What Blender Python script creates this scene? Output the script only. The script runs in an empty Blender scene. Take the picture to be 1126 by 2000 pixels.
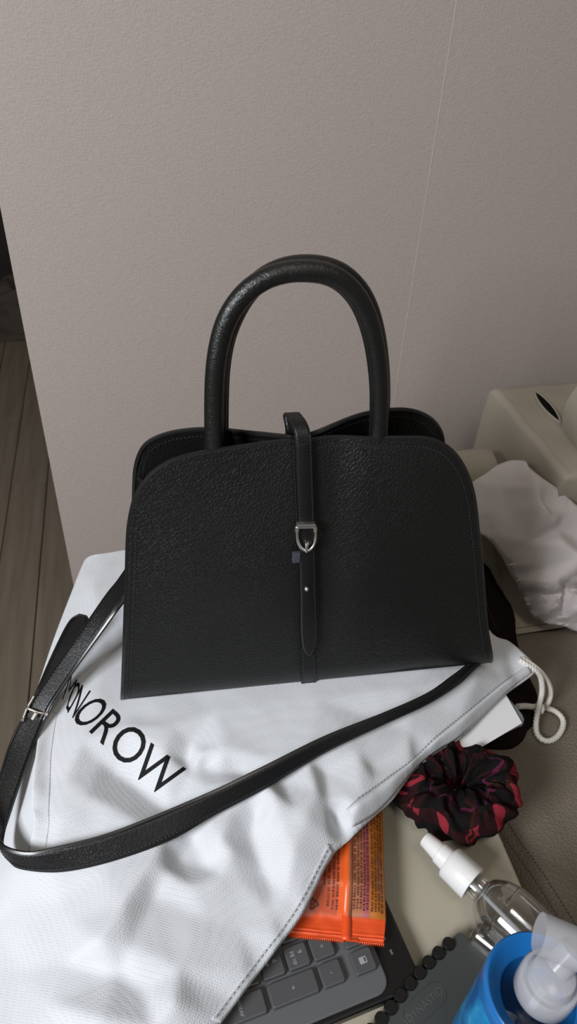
import bpy, bmesh, math, random
import numpy as np
from math import sin, cos, pi, radians, sqrt, tan, exp
from mathutils import Vector, Matrix, noise
from mathutils.geometry import delaunay_2d_cdt
from mathutils.bvhtree import BVHTree

# ------------------------------------------------------------------ camera
SC = bpy.context.scene
COL = SC.collection
F = 1400.0; PITCH = radians(38.4); ROLL = radians(3.4); YAW = radians(14); CAMH = .585
FW = Vector((sin(YAW)*cos(PITCH), cos(YAW)*cos(PITCH), -sin(PITCH)))
R0 = Vector((cos(YAW), -sin(YAW), 0)); U0 = R0.cross(FW)
RT = cos(ROLL)*R0 + sin(ROLL)*U0; UP = -sin(ROLL)*R0 + cos(ROLL)*U0
CAM = Vector((0, 0, CAMH))
cd = bpy.data.cameras.new('camera'); cam = bpy.data.objects.new('camera', cd); COL.objects.link(cam)
m = Matrix.Identity(4)
for i, v in enumerate((RT, UP, -FW)):
    for j in range(3): m[j][i] = v[j]
m.translation = CAM; cam.matrix_world = m
cd.sensor_fit = 'VERTICAL'; cd.sensor_height = 36; cd.lens = F/2000*36
cd.clip_start = .01; cd.clip_end = 30
cd.dof.use_dof = True; cd.dof.focus_distance = .56; cd.dof.aperture_fstop = 11
SC.camera = cam
# ------------------------------------------------------------------ light
W = bpy.data.worlds.new('world'); SC.world = W; W.use_nodes = True
W.node_tree.nodes['Background'].inputs[0].default_value = (1.0, .93, .84, 1)
W.node_tree.nodes['Background'].inputs[1].default_value = .13
def area(name, loc, target, size, power, color):
    l = bpy.data.lights.new(name, 'AREA'); l.shape = 'RECTANGLE'; l.size, l.size_y = size
    l.energy = power; l.color = color
    o = bpy.data.objects.new(name, l); COL.objects.link(o); o.location = loc
    o.rotation_euler = (Vector(target)-Vector(loc)).to_track_quat('-Z', 'Y').to_euler()
    return o
area('window_light', (-1.05, -.45, 1.02), (.15, .5, .05), (.48, .48), 31, (.94, .96, 1.0))
area('ceiling_light', (.20, -.35, 1.9), (.2, .5, .1), (.5, .5), 5.2, (1.0, .92, .80))
SC.view_settings.view_transform = 'Standard'; SC.view_settings.look = 'None'
SC.view_settings.gamma = 1; SC.view_settings.use_curve_mapping = False
SC.view_settings.exposure = 0.0

# ------------------------------------------------------------------ helpers
def ray(px, py): return FW*F + RT*(px-563) + UP*(1000-py)
def at(px, py, z):
    d = ray(px, py); return CAM + d*((z-CAMH)/d.z)
def onpl(px, py, p0, n):
    d = ray(px, py); return CAM + d*((Vector(p0)-CAM).dot(n)/d.dot(n))
def obj(name, V, Fc, mat, parent=None, smooth=True, edges=None):
    me = bpy.data.meshes.new(name)
    V = [Vector(v) for v in V]
    if parent is not None:
        org = parent['_org']; V = [v-Vector(org) for v in V]
    else: org = (0, 0, 0)
    me.from_pydata([tuple(v) for v in V], edges or [], Fc); me.validate(); me.update()
    bm = bmesh.new(); bm.from_mesh(me); bmesh.ops.recalc_face_normals(bm, faces=bm.faces[:]); bm.to_mesh(me); bm.free()
    if smooth:
        for p in me.polygons: p.use_smooth = True
        try: me.set_sharp_from_angle(angle=radians(42))
        except Exception: pass
    o = bpy.data.objects.new(name, me); COL.objects.link(o)
    if mat: me.materials.append(mat)
    o['_org'] = tuple(org)
    if parent is not None: o.parent = parent
    return o
def tag(o, label=None, cat=None, group=None, kind=None):
    if label: o['label'] = label
    if cat: o['category'] = cat
    if group: o['group'] = group
    if kind: o['kind'] = kind
    return o
def thing(name, loc, label, cat, group=None):
    o = bpy.data.objects.new(name, None); COL.objects.link(o); o.location = loc; o['_org'] = tuple(loc)
    o.empty_display_size = .02
    return tag(o, label, cat, group)
def mod_bevel(o, w, seg=2, ang=35):
    b = o.modifiers.new('bevel', 'BEVEL'); b.width = w; b.segments = seg; b.limit_method = 'ANGLE'; b.angle_limit = radians(ang); return o
def mod_solid(o, t, off=-1):
    b = o.modifiers.new('solid', 'SOLIDIFY'); b.thickness = t; b.offset = off; return o
def spline(pts, n=8, closed=False):
    P = [tuple(p) for p in pts]; out = []; N = len(P)
    rng = range(N) if closed else range(N-1)
    for i in rng:
        if closed: p0, p1, p2, p3 = P[i-1], P[i], P[(i+1) % N], P[(i+2) % N]
        else: p0, p1, p2, p3 = P[max(i-1, 0)], P[i], P[i+1], P[min(i+2, N-1)]
        for k in range(n):
            t = k/n
            out.append(tuple(.5*((2*b)+(-a+c)*t+(2*a-5*b+4*c-d)*t*t+(-a+3*b-3*c+d)*t**3) for a, b, c, d in zip(p0, p1, p2, p3)))
    if not closed: out.append(P[-1])
    return out
def resample(pts, step=None, n=None, closed=False):
    P = [Vector(p) for p in pts]
    if closed: P = P+[P[0]]
    L = [0]
    for a, b in zip(P, P[1:]): L.append(L[-1]+(b-a).length)
    T = L[-1]; n = n or max(2, int(round(T/step))+1)
    out = []; j = 0
    for i in range(n):
        s = T*i/(n-1) if not closed else T*i/n
        while j < len(L)-2 and L[j+1] < s: j += 1
        f = (s-L[j])/max(1e-12, L[j+1]-L[j]); out.append(P[j].lerp(P[j+1], min(1, f)))
    return out
def tube_geo(path, rad, n=10, closed=False, braid=0, twist=0, flat=1):
    P = [Vector(p) for p in path]; N = len(P); V = []; Fc = []
    T = []
    for i in range(N):
        a = P[i-1] if (i > 0 or closed) else P[i]; b = P[(i+1) % N] if (i < N-1 or closed) else P[i]
        T.append((b-a).normalized())
    ref = Vector((0, 0, 1)) if abs(T[0].z) < .9 else Vector((1, 0, 0))
    u = (ref - T[0]*ref.dot(T[0])).normalized(); dist = 0
    for i in range(N):
        u = (u - T[i]*u.dot(T[i])).normalized(); w = T[i].cross(u)
        r = rad(i/(N-1)) if callable(rad) else rad
        if i: dist += (P[i]-P[i-1]).length
        for k in range(n):
            a = 2*pi*k/n
            rr = r*(1+braid*(abs(sin(1.5*(a+twist*dist)))+abs(sin(1.5*(a-twist*dist)))-1.2)) if braid else r
            V.append(P[i] + u*cos(a)*rr + w*sin(a)*rr*flat)
    for i in range(N if closed else N-1):
        j = (i+1) % N
        for k in range(n): Fc.append((i*n+k, i*n+(k+1) % n, j*n+(k+1) % n, j*n+k))
    if not closed:
        Fc.append(tuple(range(n))[::-1]); Fc.append(tuple((N-1)*n+k for k in range(n)))
    return V, Fc
def merge(lst):
    V = []; Fc = []
    for v, f in lst:
        o = len(V); V += list(v); Fc += [tuple(i+o for i in q) for q in f]
    return V, Fc
def box_geo(c, ex, ey, ez, hx, hy, hz):
    c = Vector(c); V = []
    for sx in (-1, 1):
        for sy in (-1, 1):
            for sz in (-1, 1): V.append(c+ex*hx*sx+ey*hy*sy+ez*hz*sz)
    return V, [(0, 1, 3, 2), (4, 6, 7, 5), (0, 4, 5, 1), (2, 3, 7, 6), (0, 2, 6, 4), (1, 5, 7, 3)]
X = Vector((1, 0, 0)); Y = Vector((0, 1, 0)); Z = Vector((0, 0, 1))
def abox(x0, x1, y0, y1, z0, z1):
    return box_geo(((x0+x1)/2, (y0+y1)/2, (z0+z1)/2), X, Y, Z, (x1-x0)/2, (y1-y0)/2, (z1-z0)/2)
def lathe_geo(prof, c, ax, n=48, cap=True, ribs=None):
    c = Vector(c); ax = Vector(ax).normalized()
    ref = Z if abs(ax.z) < .9 else X
    u = (ref-ax*ref.dot(ax)).normalized(); w = ax.cross(u); V = []; Fc = []
    for (r, h) in prof:
        for k in range(n):
            a = 2*pi*k/n; rr = r
            if ribs and ribs[0] <= h <= ribs[1]: rr = r*(1+ribs[2]*(1 if k % 2 else -1))
            V.append(c+ax*h+u*cos(a)*rr+w*sin(a)*rr)
    for i in range(len(prof)-1):
        for k in range(n): Fc.append((i*n+k, i*n+(k+1) % n, (i+1)*n+(k+1) % n, (i+1)*n+k))
    if cap:
        Fc.append(tuple(range(n))); Fc.append(tuple((len(prof)-1)*n+k for k in range(n)))
    return V, Fc
def prism_geo(poly, ez, h):      # poly: list of 3D points (top), extruded along -ez*h
    n = len(poly); V = [Vector(p) for p in poly]+[Vector(p)-ez*h for p in poly]
    return V, [tuple(range(n)), tuple(range(2*n-1, n-1, -1))]+[(i, (i+1) % n, n+(i+1) % n, n+i) for i in range(n)]
def rrect(w, h, r, n=5):
    out = []
    for cx, cy, a0 in ((w/2-r, h/2-r, 0), (-w/2+r, h/2-r, 90), (-w/2+r, -h/2+r, 180), (w/2-r, -h/2+r, 270)):
        for k in range(n+1):
            a = radians(a0+90*k/n); out.append((cx+r*cos(a), cy+r*sin(a)))
    return out
def dashes(pts, pitch, frac, wid, hgt, nrmf, slant=0):
    P = resample(pts, step=pitch); geo = []
    for a, b in zip(P, P[1:]):
        d = (b-a); L = d.length
        if L < 1e-6: continue
        d = d/L; n_ = nrmf((a+b)/2).normalized(); s = n_.cross(d).normalized()
        d2 = (d+s*slant).normalized(); s2 = n_.cross(d2).normalized()
        geo.append(box_geo((a+b)/2, d2, s2, n_, L*frac/2, wid/2, hgt/2))
    return merge(geo)
def inside_poly(pts, x, y):
    c = np.zeros(x.shape, bool); n = len(pts); j = n-1
    for i in range(n):
        xi, yi = pts[i]; xj, yj = pts[j]
        if yi != yj:
            q = ((yi > y) != (yj > y)) & (x < (xj-xi)*(y-yi)/(yj-yi)+xi); c ^= q
        j = i
    return c
def fill_poly(poly, step, extra=0.45):
    """triangulate polygon with interior grid points -> (pts2d, tris, nboundary)"""
    A = np.array(poly); x0, y0 = A.min(0); x1, y1 = A.max(0)
    gx, gy = np.meshgrid(np.arange(x0, x1, step), np.arange(y0, y1, step*.87))
    gx[1::2] += step/2
    gx = gx.ravel(); gy = gy.ravel(); k = inside_poly(poly, gx, gy); gx = gx[k]; gy = gy[k]
    d = np.full(gx.shape, 1e9)
    for p, q in zip(A, np.roll(A, -1, 0)):
        v = q-p; L = v@v
        if L < 1e-14: continue
        t = np.clip(((gx-p[0])*v[0]+(gy-p[1])*v[1])/L, 0, 1)
        d = np.minimum(d, np.hypot(gx-p[0]-t*v[0], gy-p[1]-t*v[1]))
    k = d > step*extra
    pts = [Vector(p) for p in poly]+[Vector((a, b)) for a, b in zip(gx[k], gy[k])]
    n = len(poly)
    r = delaunay_2d_cdt(pts, [(i, (i+1) % n) for i in range(n)], [tuple(range(n))], 1, 1e-7)
    return [tuple(v) for v in r[0]], [tuple(f) for f in r[2]]
class TIN:
    def __init__(s, P):     # P list of 3D
        r = delaunay_2d_cdt([Vector((p[0], p[1])) for p in P], [], [], 0, 1e-7)
        s.v = [tuple(v) for v in r[0]]; s.f = r[2]
        z = [0.]*len(s.v)
        for i, o in enumerate(r[3]): z[i] = float(np.mean([P[k][2] for k in o])) if o else 0.
        s.z = z
    def __call__(s, x, y):
        x = np.asarray(x, float); y = np.asarray(y, float); out = np.full(x.shape, np.nan)
        for a, b, c in s.f:
            ax, ay = s.v[a]; bx, by = s.v[b]; cx, cy = s.v[c]
            D = (by-cy)*(ax-cx)+(cx-bx)*(ay-cy)
            if abs(D) < 1e-14: continue
            l1 = ((by-cy)*(x-cx)+(cx-bx)*(y-cy))/D; l2 = ((cy-ay)*(x-cx)+(ax-cx)*(y-cy))/D; l3 = 1-l1-l2
            k = (l1 > -1e-5) & (l2 > -1e-5) & (l3 > -1e-5)
            out[k] = l1[k]*s.z[a]+l2[k]*s.z[b]+l3[k]*s.z[c]
        k = np.isnan(out)
        if k.any():
            vx = np.array([v[0] for v in s.v]); vy = np.array([v[1] for v in s.v]); vz = np.array(s.z)
            for i in np.argwhere(k).ravel():
                out[i] = vz[np.argmin((vx-x[i])**2+(vy-y[i])**2)]
        return out
def drape(name, outline, ctrl, step, mat, parent=None, smooth_it=3, jitter=None, skirt=None, thick=.0007, bstep=None, rot=0.):
    """outline / ctrl: 3D points; sheet whose height follows the control points"""
    RM = Matrix.Rotation(rot, 3, 'X'); outline = [RM @ Vector(p) for p in outline]; ctrl = [RM @ Vector(p) for p in ctrl]
    ol = resample(spline(outline, 6, True), step=bstep or step*.9, closed=True) if len(outline) < 60 else [Vector(p) for p in outline]
    tin = TIN([tuple(p) for p in ol[::3]]+[tuple(p) for p in ctrl])
    pts, tris = fill_poly([(p.x, p.y) for p in ol], step)
    x = np.array([p[0] for p in pts]); y = np.array([p[1] for p in pts]); z = tin(x, y)
    nb = len(ol)
    bz = {}
    for i, p in enumerate(ol): bz[(round(p.x, 6), round(p.y, 6))] = p.z
    isb = np.zeros(len(pts), bool)
    for i in range(len(pts)):
        q = bz.get((round(float(x[i]), 6), round(float(y[i]), 6)))
        if q is not None: z[i] = q; isb[i] = True
    T = np.array(tris); E = np.vstack([T[:, [0, 1]], T[:, [1, 2]], T[:, [2, 0]]]); E = np.vstack([E, E[:, ::-1]])
    cnt = np.bincount(E[:, 0], minlength=len(z)).clip(1)
    for _ in range(smooth_it):
        av = np.bincount(E[:, 0], weights=z[E[:, 1]], minlength=len(z))/cnt
        z = np.where(isb, z, .45*z+.55*av)
    if jitter is not None:
        for i in range(len(z)): z[i] += jitter(x[i], y[i], isb[i])
    V = [(a, b, c) for a, b, c in zip(x, y, z)]; Fc = [tuple(t) for t in tris]
    if skirt:
        # boundary loop in order
        idx = {}
        for i in range(len(pts)): idx[(round(float(x[i]), 6), round(float(y[i]), 6))] = i
        loop = [idx.get((round(p.x, 6), round(p.y, 6))) for p in ol]; loop = [i for i in loop if i is not None]
        base = {}
        for i in loop:
            dz = skirt(x[i], y[i])
            if dz > 0: base[i] = len(V); V.append((x[i], y[i], z[i]-dz))
        for a, b in zip(loop, loop[1:]+loop[:1]):
            if a in base and b in base: Fc.append((a, b, base[b], base[a]))
    RI = RM.transposed(); V = [RI @ Vector(v) for v in V]
    o = obj(name, V, Fc, mat, parent)
    try: o.data.set_sharp_from_angle(angle=radians(75))
    except Exception: pass
    if thick: mod_solid(o, thick)
    bvh = BVHTree.FromPolygons([Vector(v) for v in V], Fc)
    return o, bvh
def hit(bvhs, px, py, lift=0.0):
    d = ray(px, py).normalized(); best = None
    for b in bvhs:
        h = b.ray_cast(CAM, d)
        if h[0] is not None and (best is None or h[3] < best[1]): best = (h[0], h[3])
    if best is None: return at(px, py, 0)
    return best[0]-d*lift
def text_mesh(s, size=1.0, offset=0.0, font=None):
    cu = bpy.data.curves.new('t', 'FONT'); cu.body = s; cu.size = size; cu.offset = offset; cu.align_x = 'LEFT'; cu.resolution_u = 4
    o = bpy.data.objects.new('t', cu); COL.objects.link(o); bpy.context.view_layer.update()
    dg = bpy.context.evaluated_depsgraph_get(); me = bpy.data.meshes.new_from_object(o.evaluated_get(dg))
    V = [tuple(v.co) for v in me.vertices]; Fc = [tuple(p.vertices) for p in me.polygons]
    bpy.data.objects.remove(o); bpy.data.curves.remove(cu); bpy.data.meshes.remove(me)
    return V, Fc
def flat_text(name, s, c, ex, ey, ez, size, mat, parent, offset=0., th=.0001, lab=None):
    V, Fc = text_mesh(s, size, offset)
    if not V: return None
    xs = [v[0] for v in V]; ys = [v[1] for v in V]; mx = (min(xs)+max(xs))/2; my = (min(ys)+max(ys))/2
    c = Vector(c); P = [c+ex*(v[0]-mx)+ey*(v[1]-my)+ez*.00003 for v in V]
    o = obj(name, P, Fc, mat, parent, smooth=False)
    if lab: o['label'] = lab
    return o

# ------------------------------------------------------------------ materials
def new_mat(name, col, rough=.5, spec=.5, metal=0, **kw):
    mt = bpy.data.materials.new(name); mt.use_nodes = True; nt = mt.node_tree; b = nt.nodes['Principled BSDF']
    b.inputs['Base Color'].default_value = (*col, 1); b.inputs['Roughness'].default_value = rough
    b.inputs['Specular IOR Level'].default_value = spec; b.inputs['Metallic'].default_value = metal
    for k, v in kw.items(): b.inputs[k.replace('_', ' ')].default_value = v
    return mt, nt, b
def N(nt, t, **kw):
    n = nt.nodes.new(t)
    for k, v in kw.items():
        if hasattr(n, k): setattr(n, k, v)
        else: n.inputs[k.replace('_', ' ')].default_value = v
    return n
def coords(nt, scale=(1, 1, 1), rot=(0, 0, 0)):
    t = N(nt, 'ShaderNodeTexCoord'); mp = N(nt, 'ShaderNodeMapping'); mp.inputs['Scale'].default_value = scale; mp.inputs['Rotation'].default_value = rot
    nt.links.new(t.outputs['Object'], mp.inputs[0]); return mp.outputs[0]
def bump(nt, b, h, strength, dist, prev=None):
    bp = N(nt, 'ShaderNodeBump'); bp.inputs['Strength'].default_value = strength; bp.inputs['Distance'].default_value = dist
    nt.links.new(h, bp.inputs['Height'])
    if prev: nt.links.new(prev, bp.inputs['Normal'])
    nt.links.new(bp.outputs[0], b.inputs['Normal']); return bp.outputs[0]
def mixcol(nt, b, fac, c1, c2, lo=0., hi=1.):
    r = N(nt, 'ShaderNodeValToRGB'); r.color_ramp.elements[0].position = lo; r.color_ramp.elements[1].position = hi
    r.color_ramp.elements[0].color = (*c1, 1); r.color_ramp.elements[1].color = (*c2, 1)
    nt.links.new(fac, r.inputs[0]); nt.links.new(r.outputs[0], b.inputs['Base Color']); return r
def leather(name, col, scale, rough, bstr, dist, spec=.5, var=.8, warp=.0016):
    mt, nt, b = new_mat(name, col, rough, spec)
    c = coords(nt)
    nz = N(nt, 'ShaderNodeTexNoise'); nz.inputs['Scale'].default_value = scale*.5; nz.inputs['Detail'].default_value = 2
    nt.links.new(c, nz.inputs['Vector'])
    sb = N(nt, 'ShaderNodeVectorMath', operation='SUBTRACT'); sb.inputs[1].default_value = (.5, .5, .5); nt.links.new(nz.outputs['Color'], sb.inputs[0])
    sc = N(nt, 'ShaderNodeVectorMath', operation='SCALE'); sc.inputs['Scale'].default_value = warp*2; nt.links.new(sb.outputs[0], sc.inputs[0])
    ad = N(nt, 'ShaderNodeVectorMath', operation='ADD'); nt.links.new(c, ad.inputs[0]); nt.links.new(sc.outputs[0], ad.inputs[1])
    vo = N(nt, 'ShaderNodeTexVoronoi', feature='DISTANCE_TO_EDGE'); vo.inputs['Scale'].default_value = scale; nt.links.new(ad.outputs[0], vo.inputs['Vector'])
    mr = N(nt, 'ShaderNodeMapRange'); mr.inputs['From Max'].default_value = .22; nt.links.new(vo.outputs['Distance'], mr.inputs['Value'])
    bg = N(nt, 'ShaderNodeTexNoise'); bg.inputs['Scale'].default_value = 14; nt.links.new(c, bg.inputs['Vector'])
    ml = N(nt, 'ShaderNodeMath', operation='MULTIPLY'); nt.links.new(mr.outputs[0], ml.inputs[0]); nt.links.new(bg.outputs[0], ml.inputs[1])
    p = bump(nt, b, ml.outputs[0], bstr, dist)
    fn = N(nt, 'ShaderNodeTexNoise'); fn.inputs['Scale'].default_value = scale*4; nt.links.new(c, fn.inputs['Vector'])
    bump(nt, b, fn.outputs[0], bstr*.35, dist*.5, p)
    return mt
M = {}
M['bag'] = leather('bag_leather', (.0055, .0058, .0055), 340, .46, .48, .0009, .45)
M['handle'] = leather('handle_leather', (.0055, .0058, .0055), 620, .36, .35, .0005, .6)
M['bag_smooth'] = leather('bag_strap_leather', (.0050, .0052, .0056), 650, .40, .3, .0005, .45)
M['bag_edge'] = new_mat('edge_paint', (.010, .010, .0105), .28, .6)[0]
M['bag_in'] = new_mat('bag_lining', (.006, .006, .006), .8, .2)[0]
M['thread'] = new_mat('black_thread', (.020, .020, .021), .45, .6)[0]
M['tagm'] = new_mat('grey_tag', (.05, .055, .07), .5, .5)[0]
M['metal'] = new_mat('silver_metal', (.90, .86, .82), .30, .5, 1.0)[0]
M['sofa'] = leather('sofa_leather', (.175, .150, .118), 240, .50, .6, .0011, .45)
M['sofa_back'] = leather('sofa_leather_smooth', (.36, .325, .26), 700, .55, .15, .0004, .4)
M['sofa_thread'] = new_mat('sofa_thread', (.07, .06, .05), .7)[0]
M['slot_shade'] = new_mat('slot_shade_black', (.004, .004, .004), .9, .1)[0]
# wallpaper with fine horizontal threads
mt, nt, b = new_mat('wallpaper', (.40, .355, .335), .75, .25)
c = coords(nt, (150, 1, 1500)); n1 = N(nt, 'ShaderNodeTexNoise'); n1.inputs['Scale'].default_value = 1; n1.inputs['Detail'].default_value = 3; nt.links.new(c, n1.inputs['Vector'])
c2 = coords(nt, (420, 1, 420)); n2 = N(nt, 'ShaderNodeTexNoise'); n2.inputs['Scale'].default_value = 1; nt.links.new(c2, n2.inputs['Vector'])
mixcol(nt, b, n1.outputs[0], (.375, .322, .296), (.425, .368, .340), .3, .7)
p = bump(nt, b, n1.outputs[0], .5, .0007); bump(nt, b, n2.outputs[0], .4, .0010, p); M['wall'] = mt
M['seam'] = new_mat('wallpaper_seam', (.52, .47, .44), .7, .2)[0]
# nonwoven fabric: embossed dot grid
mt, nt, b = new_mat('nonwoven', (.73, .755, .79), .62, .35)
c = coords(nt, (1, 1, 1), (0, 0, radians(24)))
vo = N(nt, 'ShaderNodeTexVoronoi', feature='F1'); vo.inputs['Scale'].default_value = 620; vo.inputs['Randomness'].default_value = .12; nt.links.new(c, vo.inputs['Vector'])
mr = N(nt, 'ShaderNodeMapRange'); mr.inputs['From Min'].default_value = .1; mr.inputs['From Max'].default_value = .45; nt.links.new(vo.outputs['Distance'], mr.inputs['Value'])
c2 = coords(nt, (1, 1, 1)); nz = N(nt, 'ShaderNodeTexNoise'); nz.inputs['Scale'].default_value = 900; nz.inputs['Detail'].default_value = 4; nt.links.new(c2, nz.inputs['Vector'])
p = bump(nt, b, mr.outputs[0], .45, .00045); p = bump(nt, b, nz.outputs[0], .35, .0005, p)
nz3 = N(nt, 'ShaderNodeTexNoise'); nz3.inputs['Scale'].default_value = 26; nz3.inputs['Detail'].default_value = 3; nt.links.new(c2, nz3.inputs['Vector'])
bump(nt, b, nz3.outputs[0], .2, .003, p)
b.inputs['Subsurface Weight'].default_value = 0.0
tr = N(nt, 'ShaderNodeBsdfTranslucent'); tr.inputs[0].default_value = (.8, .82, .85, 1); ms = N(nt, 'ShaderNodeMixShader'); ms.inputs[0].default_value = .15
nt.links.new(b.outputs[0], ms.inputs[1]); nt.links.new(tr.outputs[0], ms.inputs[2]); nt.links.new(ms.outputs[0], nt.nodes['Material Output'].inputs[0])
M['dust'] = mt
M['dust_thread'] = new_mat('hem_stitch', (.42, .43, .44), .7)[0]
M['print'] = new_mat('black_print', (.007, .007, .008), .7, .15)[0]
M['card'] = new_mat('white_card', (.80, .80, .82), .6)[0]
M['plate'] = new_mat('blue_grey_plastic', (.17, .19, .21), .45)[0]
mt, nt, b = new_mat('tissue', (.60, .555, .55), .8, .2)
c = coords(nt); n1 = N(nt, 'ShaderNodeTexNoise'); n1.inputs['Scale'].default_value = 45; n1.inputs['Detail'].default_value = 4; nt.links.new(c, n1.inputs['Vector'])
bump(nt, b, n1.outputs[0], .35, .003); M['tissue'] = mt
mt, nt, b = new_mat('dark_cloth', (.010, .006, .006), .95, .15)
c = coords(nt, (300, 300, 300)); n1 = N(nt, 'ShaderNodeTexNoise'); n1.inputs['Scale'].default_value = 2; nt.links.new(c, n1.inputs['Vector']); bump(nt, b, n1.outputs[0], .4, .0006)
M['cloth'] = mt
mt, nt, b = new_mat('rope', (.72, .70, .64), .5, .5); M['rope'] = mt
mt, nt, b = new_mat('table_top', (.40, .365, .285), .42, .4)
c = coords(nt); n1 = N(nt, 'ShaderNodeTexNoise'); n1.inputs['Scale'].default_value = 1200; nt.links.new(c, n1.inputs['Vector']); bump(nt, b, n1.outputs[0], .15, .0003); M['table'] = mt
M['metal_dark'] = new_mat('dark_metal', (.03, .03, .03), .5)[0]
# floor boards
mt, nt, b = new_mat('floor_board', (.17, .135, .10), .5, .4)
c = coords(nt, (60, 4, 10)); n1 = N(nt, 'ShaderNodeTexNoise'); n1.inputs['Scale'].default_value = 1; n1.inputs['Detail'].default_value = 5; nt.links.new(c, n1.inputs['Vector'])
mixcol(nt, b, n1.outputs[0], (.145, .115, .085), (.21, .17, .128), .3, .7); M['board'] = mt
M['floor_gap'] = new_mat('board_gap', (.035, .026, .018), .8)[0]
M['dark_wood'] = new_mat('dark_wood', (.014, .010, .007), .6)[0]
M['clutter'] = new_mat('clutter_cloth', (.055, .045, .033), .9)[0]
M['plaster'] = new_mat('plaster', (.30, .26, .24), .8)[0]
M['kb'] = new_mat('keyboard_black', (.006, .0055, .0055), .35, .5)[0]
M['cover'] = new_mat('silicone_cover', (.105, .110, .116), .42, .5)[0]
M['key'] = new_mat('silicone_key', (.075, .077, .081), .36, .55)[0]
M['legend'] = new_mat('key_legend', (.32, .33, .34), .5)[0]
M['nb'] = new_mat('notebook_cover', (.052, .057, .055), .55, .35)[0]
M['disc'] = new_mat('binding_disc', (.006, .006, .006), .3, .6)[0]
M['page'] = new_mat('notebook_pages', (.55, .54, .5), .8)[0]
M['wplast'] = new_mat('white_plastic', (.78, .78, .77), .35, .5)[0]
def clear(name, tint, rough=.04, gl=.95, base=.09):
    mt = bpy.data.materials.new(name); mt.use_nodes = True; nt = mt.node_tree; nt.nodes.remove(nt.nodes['Principled BSDF'])
    t = N(nt, 'ShaderNodeBsdfTransparent'); t.inputs[0].default_value = (*tint, 1)
    g = N(nt, 'ShaderNodeBsdfGlossy'); g.inputs['Roughness'].default_value = rough; g.inputs[0].default_value = (gl, gl, gl, 1)
    lw = N(nt, 'ShaderNodeLayerWeight'); lw.inputs[0].default_value = .5; pw = N(nt, 'ShaderNodeMath', operation='POWER'); pw.inputs[1].default_value = 1.5; nt.links.new(lw.outputs['Facing'], pw.inputs[0]); fr = N(nt, 'ShaderNodeMath', operation='MULTIPLY'); fr.inputs[1].default_value = .75; nt.links.new(pw.outputs[0], fr.inputs[0])
    ad = N(nt, 'ShaderNodeMath', operation='ADD'); ad.inputs[1].default_value = base; nt.links.new(fr.outputs[0], ad.inputs[0])
    mx = N(nt, 'ShaderNodeMixShader'); nt.links.new(ad.outputs[0], mx.inputs[0]); nt.links.new(t.outputs[0], mx.inputs[1]); nt.links.new(g.outputs[0], mx.inputs[2])
    nt.links.new(mx.outputs[0], nt.nodes['Material Output'].inputs[0]); return mt
M['clear'] = clear('clear_plastic', (.95, .95, .94), .10)
def milky(name, col, fac, rough=.2):
    mt, nt, b = new_mat(name, col, rough, .5); t = N(nt, 'ShaderNodeBsdfTransparent'); t.inputs[0].default_value = (.95, .95, .97, 1)
    mx = N(nt, 'ShaderNodeMixShader'); mx.inputs[0].default_value = fac; nt.links.new(t.outputs[0], mx.inputs[1]); nt.links.new(b.outputs[0], mx.inputs[2])
    nt.links.new(mx.outputs[0], nt.nodes['Material Output'].inputs[0]); return mt
M['milky'] = milky('milky_cap', (.66, .67, .70), .36)
M['milky2'] = milky('milky_collar', (.55, .56, .60), .65)
M['blue'] = new_mat('blue_plastic', (.010, .14, .42), .28, .5)[0]
mt, nt, b = new_mat('blue_label', (.02, .3, .62), .25, .5)
c = coords(nt, (1, 1, .5)); n1 = N(nt, 'ShaderNodeTexNoise'); n1.inputs['Scale'].default_value = 48; n1.inputs['Detail'].default_value = 3; nt.links.new(c, n1.inputs['Vector'])
r = mixcol(nt, b, n1.outputs[0], (.008, .11, .36), (.10, .46, .70), .40, .68); e = r.color_ramp.elements.new(.52); e.color = (.012, .27, .58, 1); M['label'] = mt

# ------------------------------------------------------------------ setting
WY = .80
fl = obj('floor', *prism_geo([(-2.6, -1.4, -.4515), (1.8, -1.4, -.4515), (1.8, 3.6, -.4515), (-2.6, 3.6, -.4515)], Z, .03), M['floor_gap'], smooth=False); tag(fl, kind='structure')
proto = None; xx = -.8; col_i = 0
rnd = random.Random(4)
while xx < .12:
    y0 = .1 - rnd.random()*.8
    while y0 < 3.5:
        L = .9
        if proto is None:
            proto = obj('board', *abox(-.0395, .0395, 0, L-.0015, 0, .006), M['board'], fl, smooth=False); b_ = proto
        else:
            b_ = proto.copy(); COL.objects.link(b_); b_.parent = fl
        b_.location = (xx+.0395, y0, -.4515+.0005+.001*rnd.random())
        if y0+L > .3: pass
        y0 += L
    xx += .0815
wl = obj('wall_back', *abox(-.1175, 1.8, WY, WY+.10, -.45, 2.3), M['plaster'], smooth=False); tag(wl, kind='structure')
for x0, x1 in ((-.1185, .3360), (.3364, 1.8)):
    o = obj('wallpaper', *abox(x0, x1, WY-.0012, WY-.0001, -.449, 2.3), M['wall'], wl, smooth=False); mod_bevel(o, .0008)
obj('wallpaper_seam', *abox(.3357, .3366, WY-.0016, WY-.0004, -.449, 2.3), M['seam'], wl, smooth=False)
o = obj('wall_far', *abox(-2.6, 1.8, 3.5, 3.6, -.45, 2.3), M['dark_wood'], smooth=False); tag(o, kind='structure')
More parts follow.
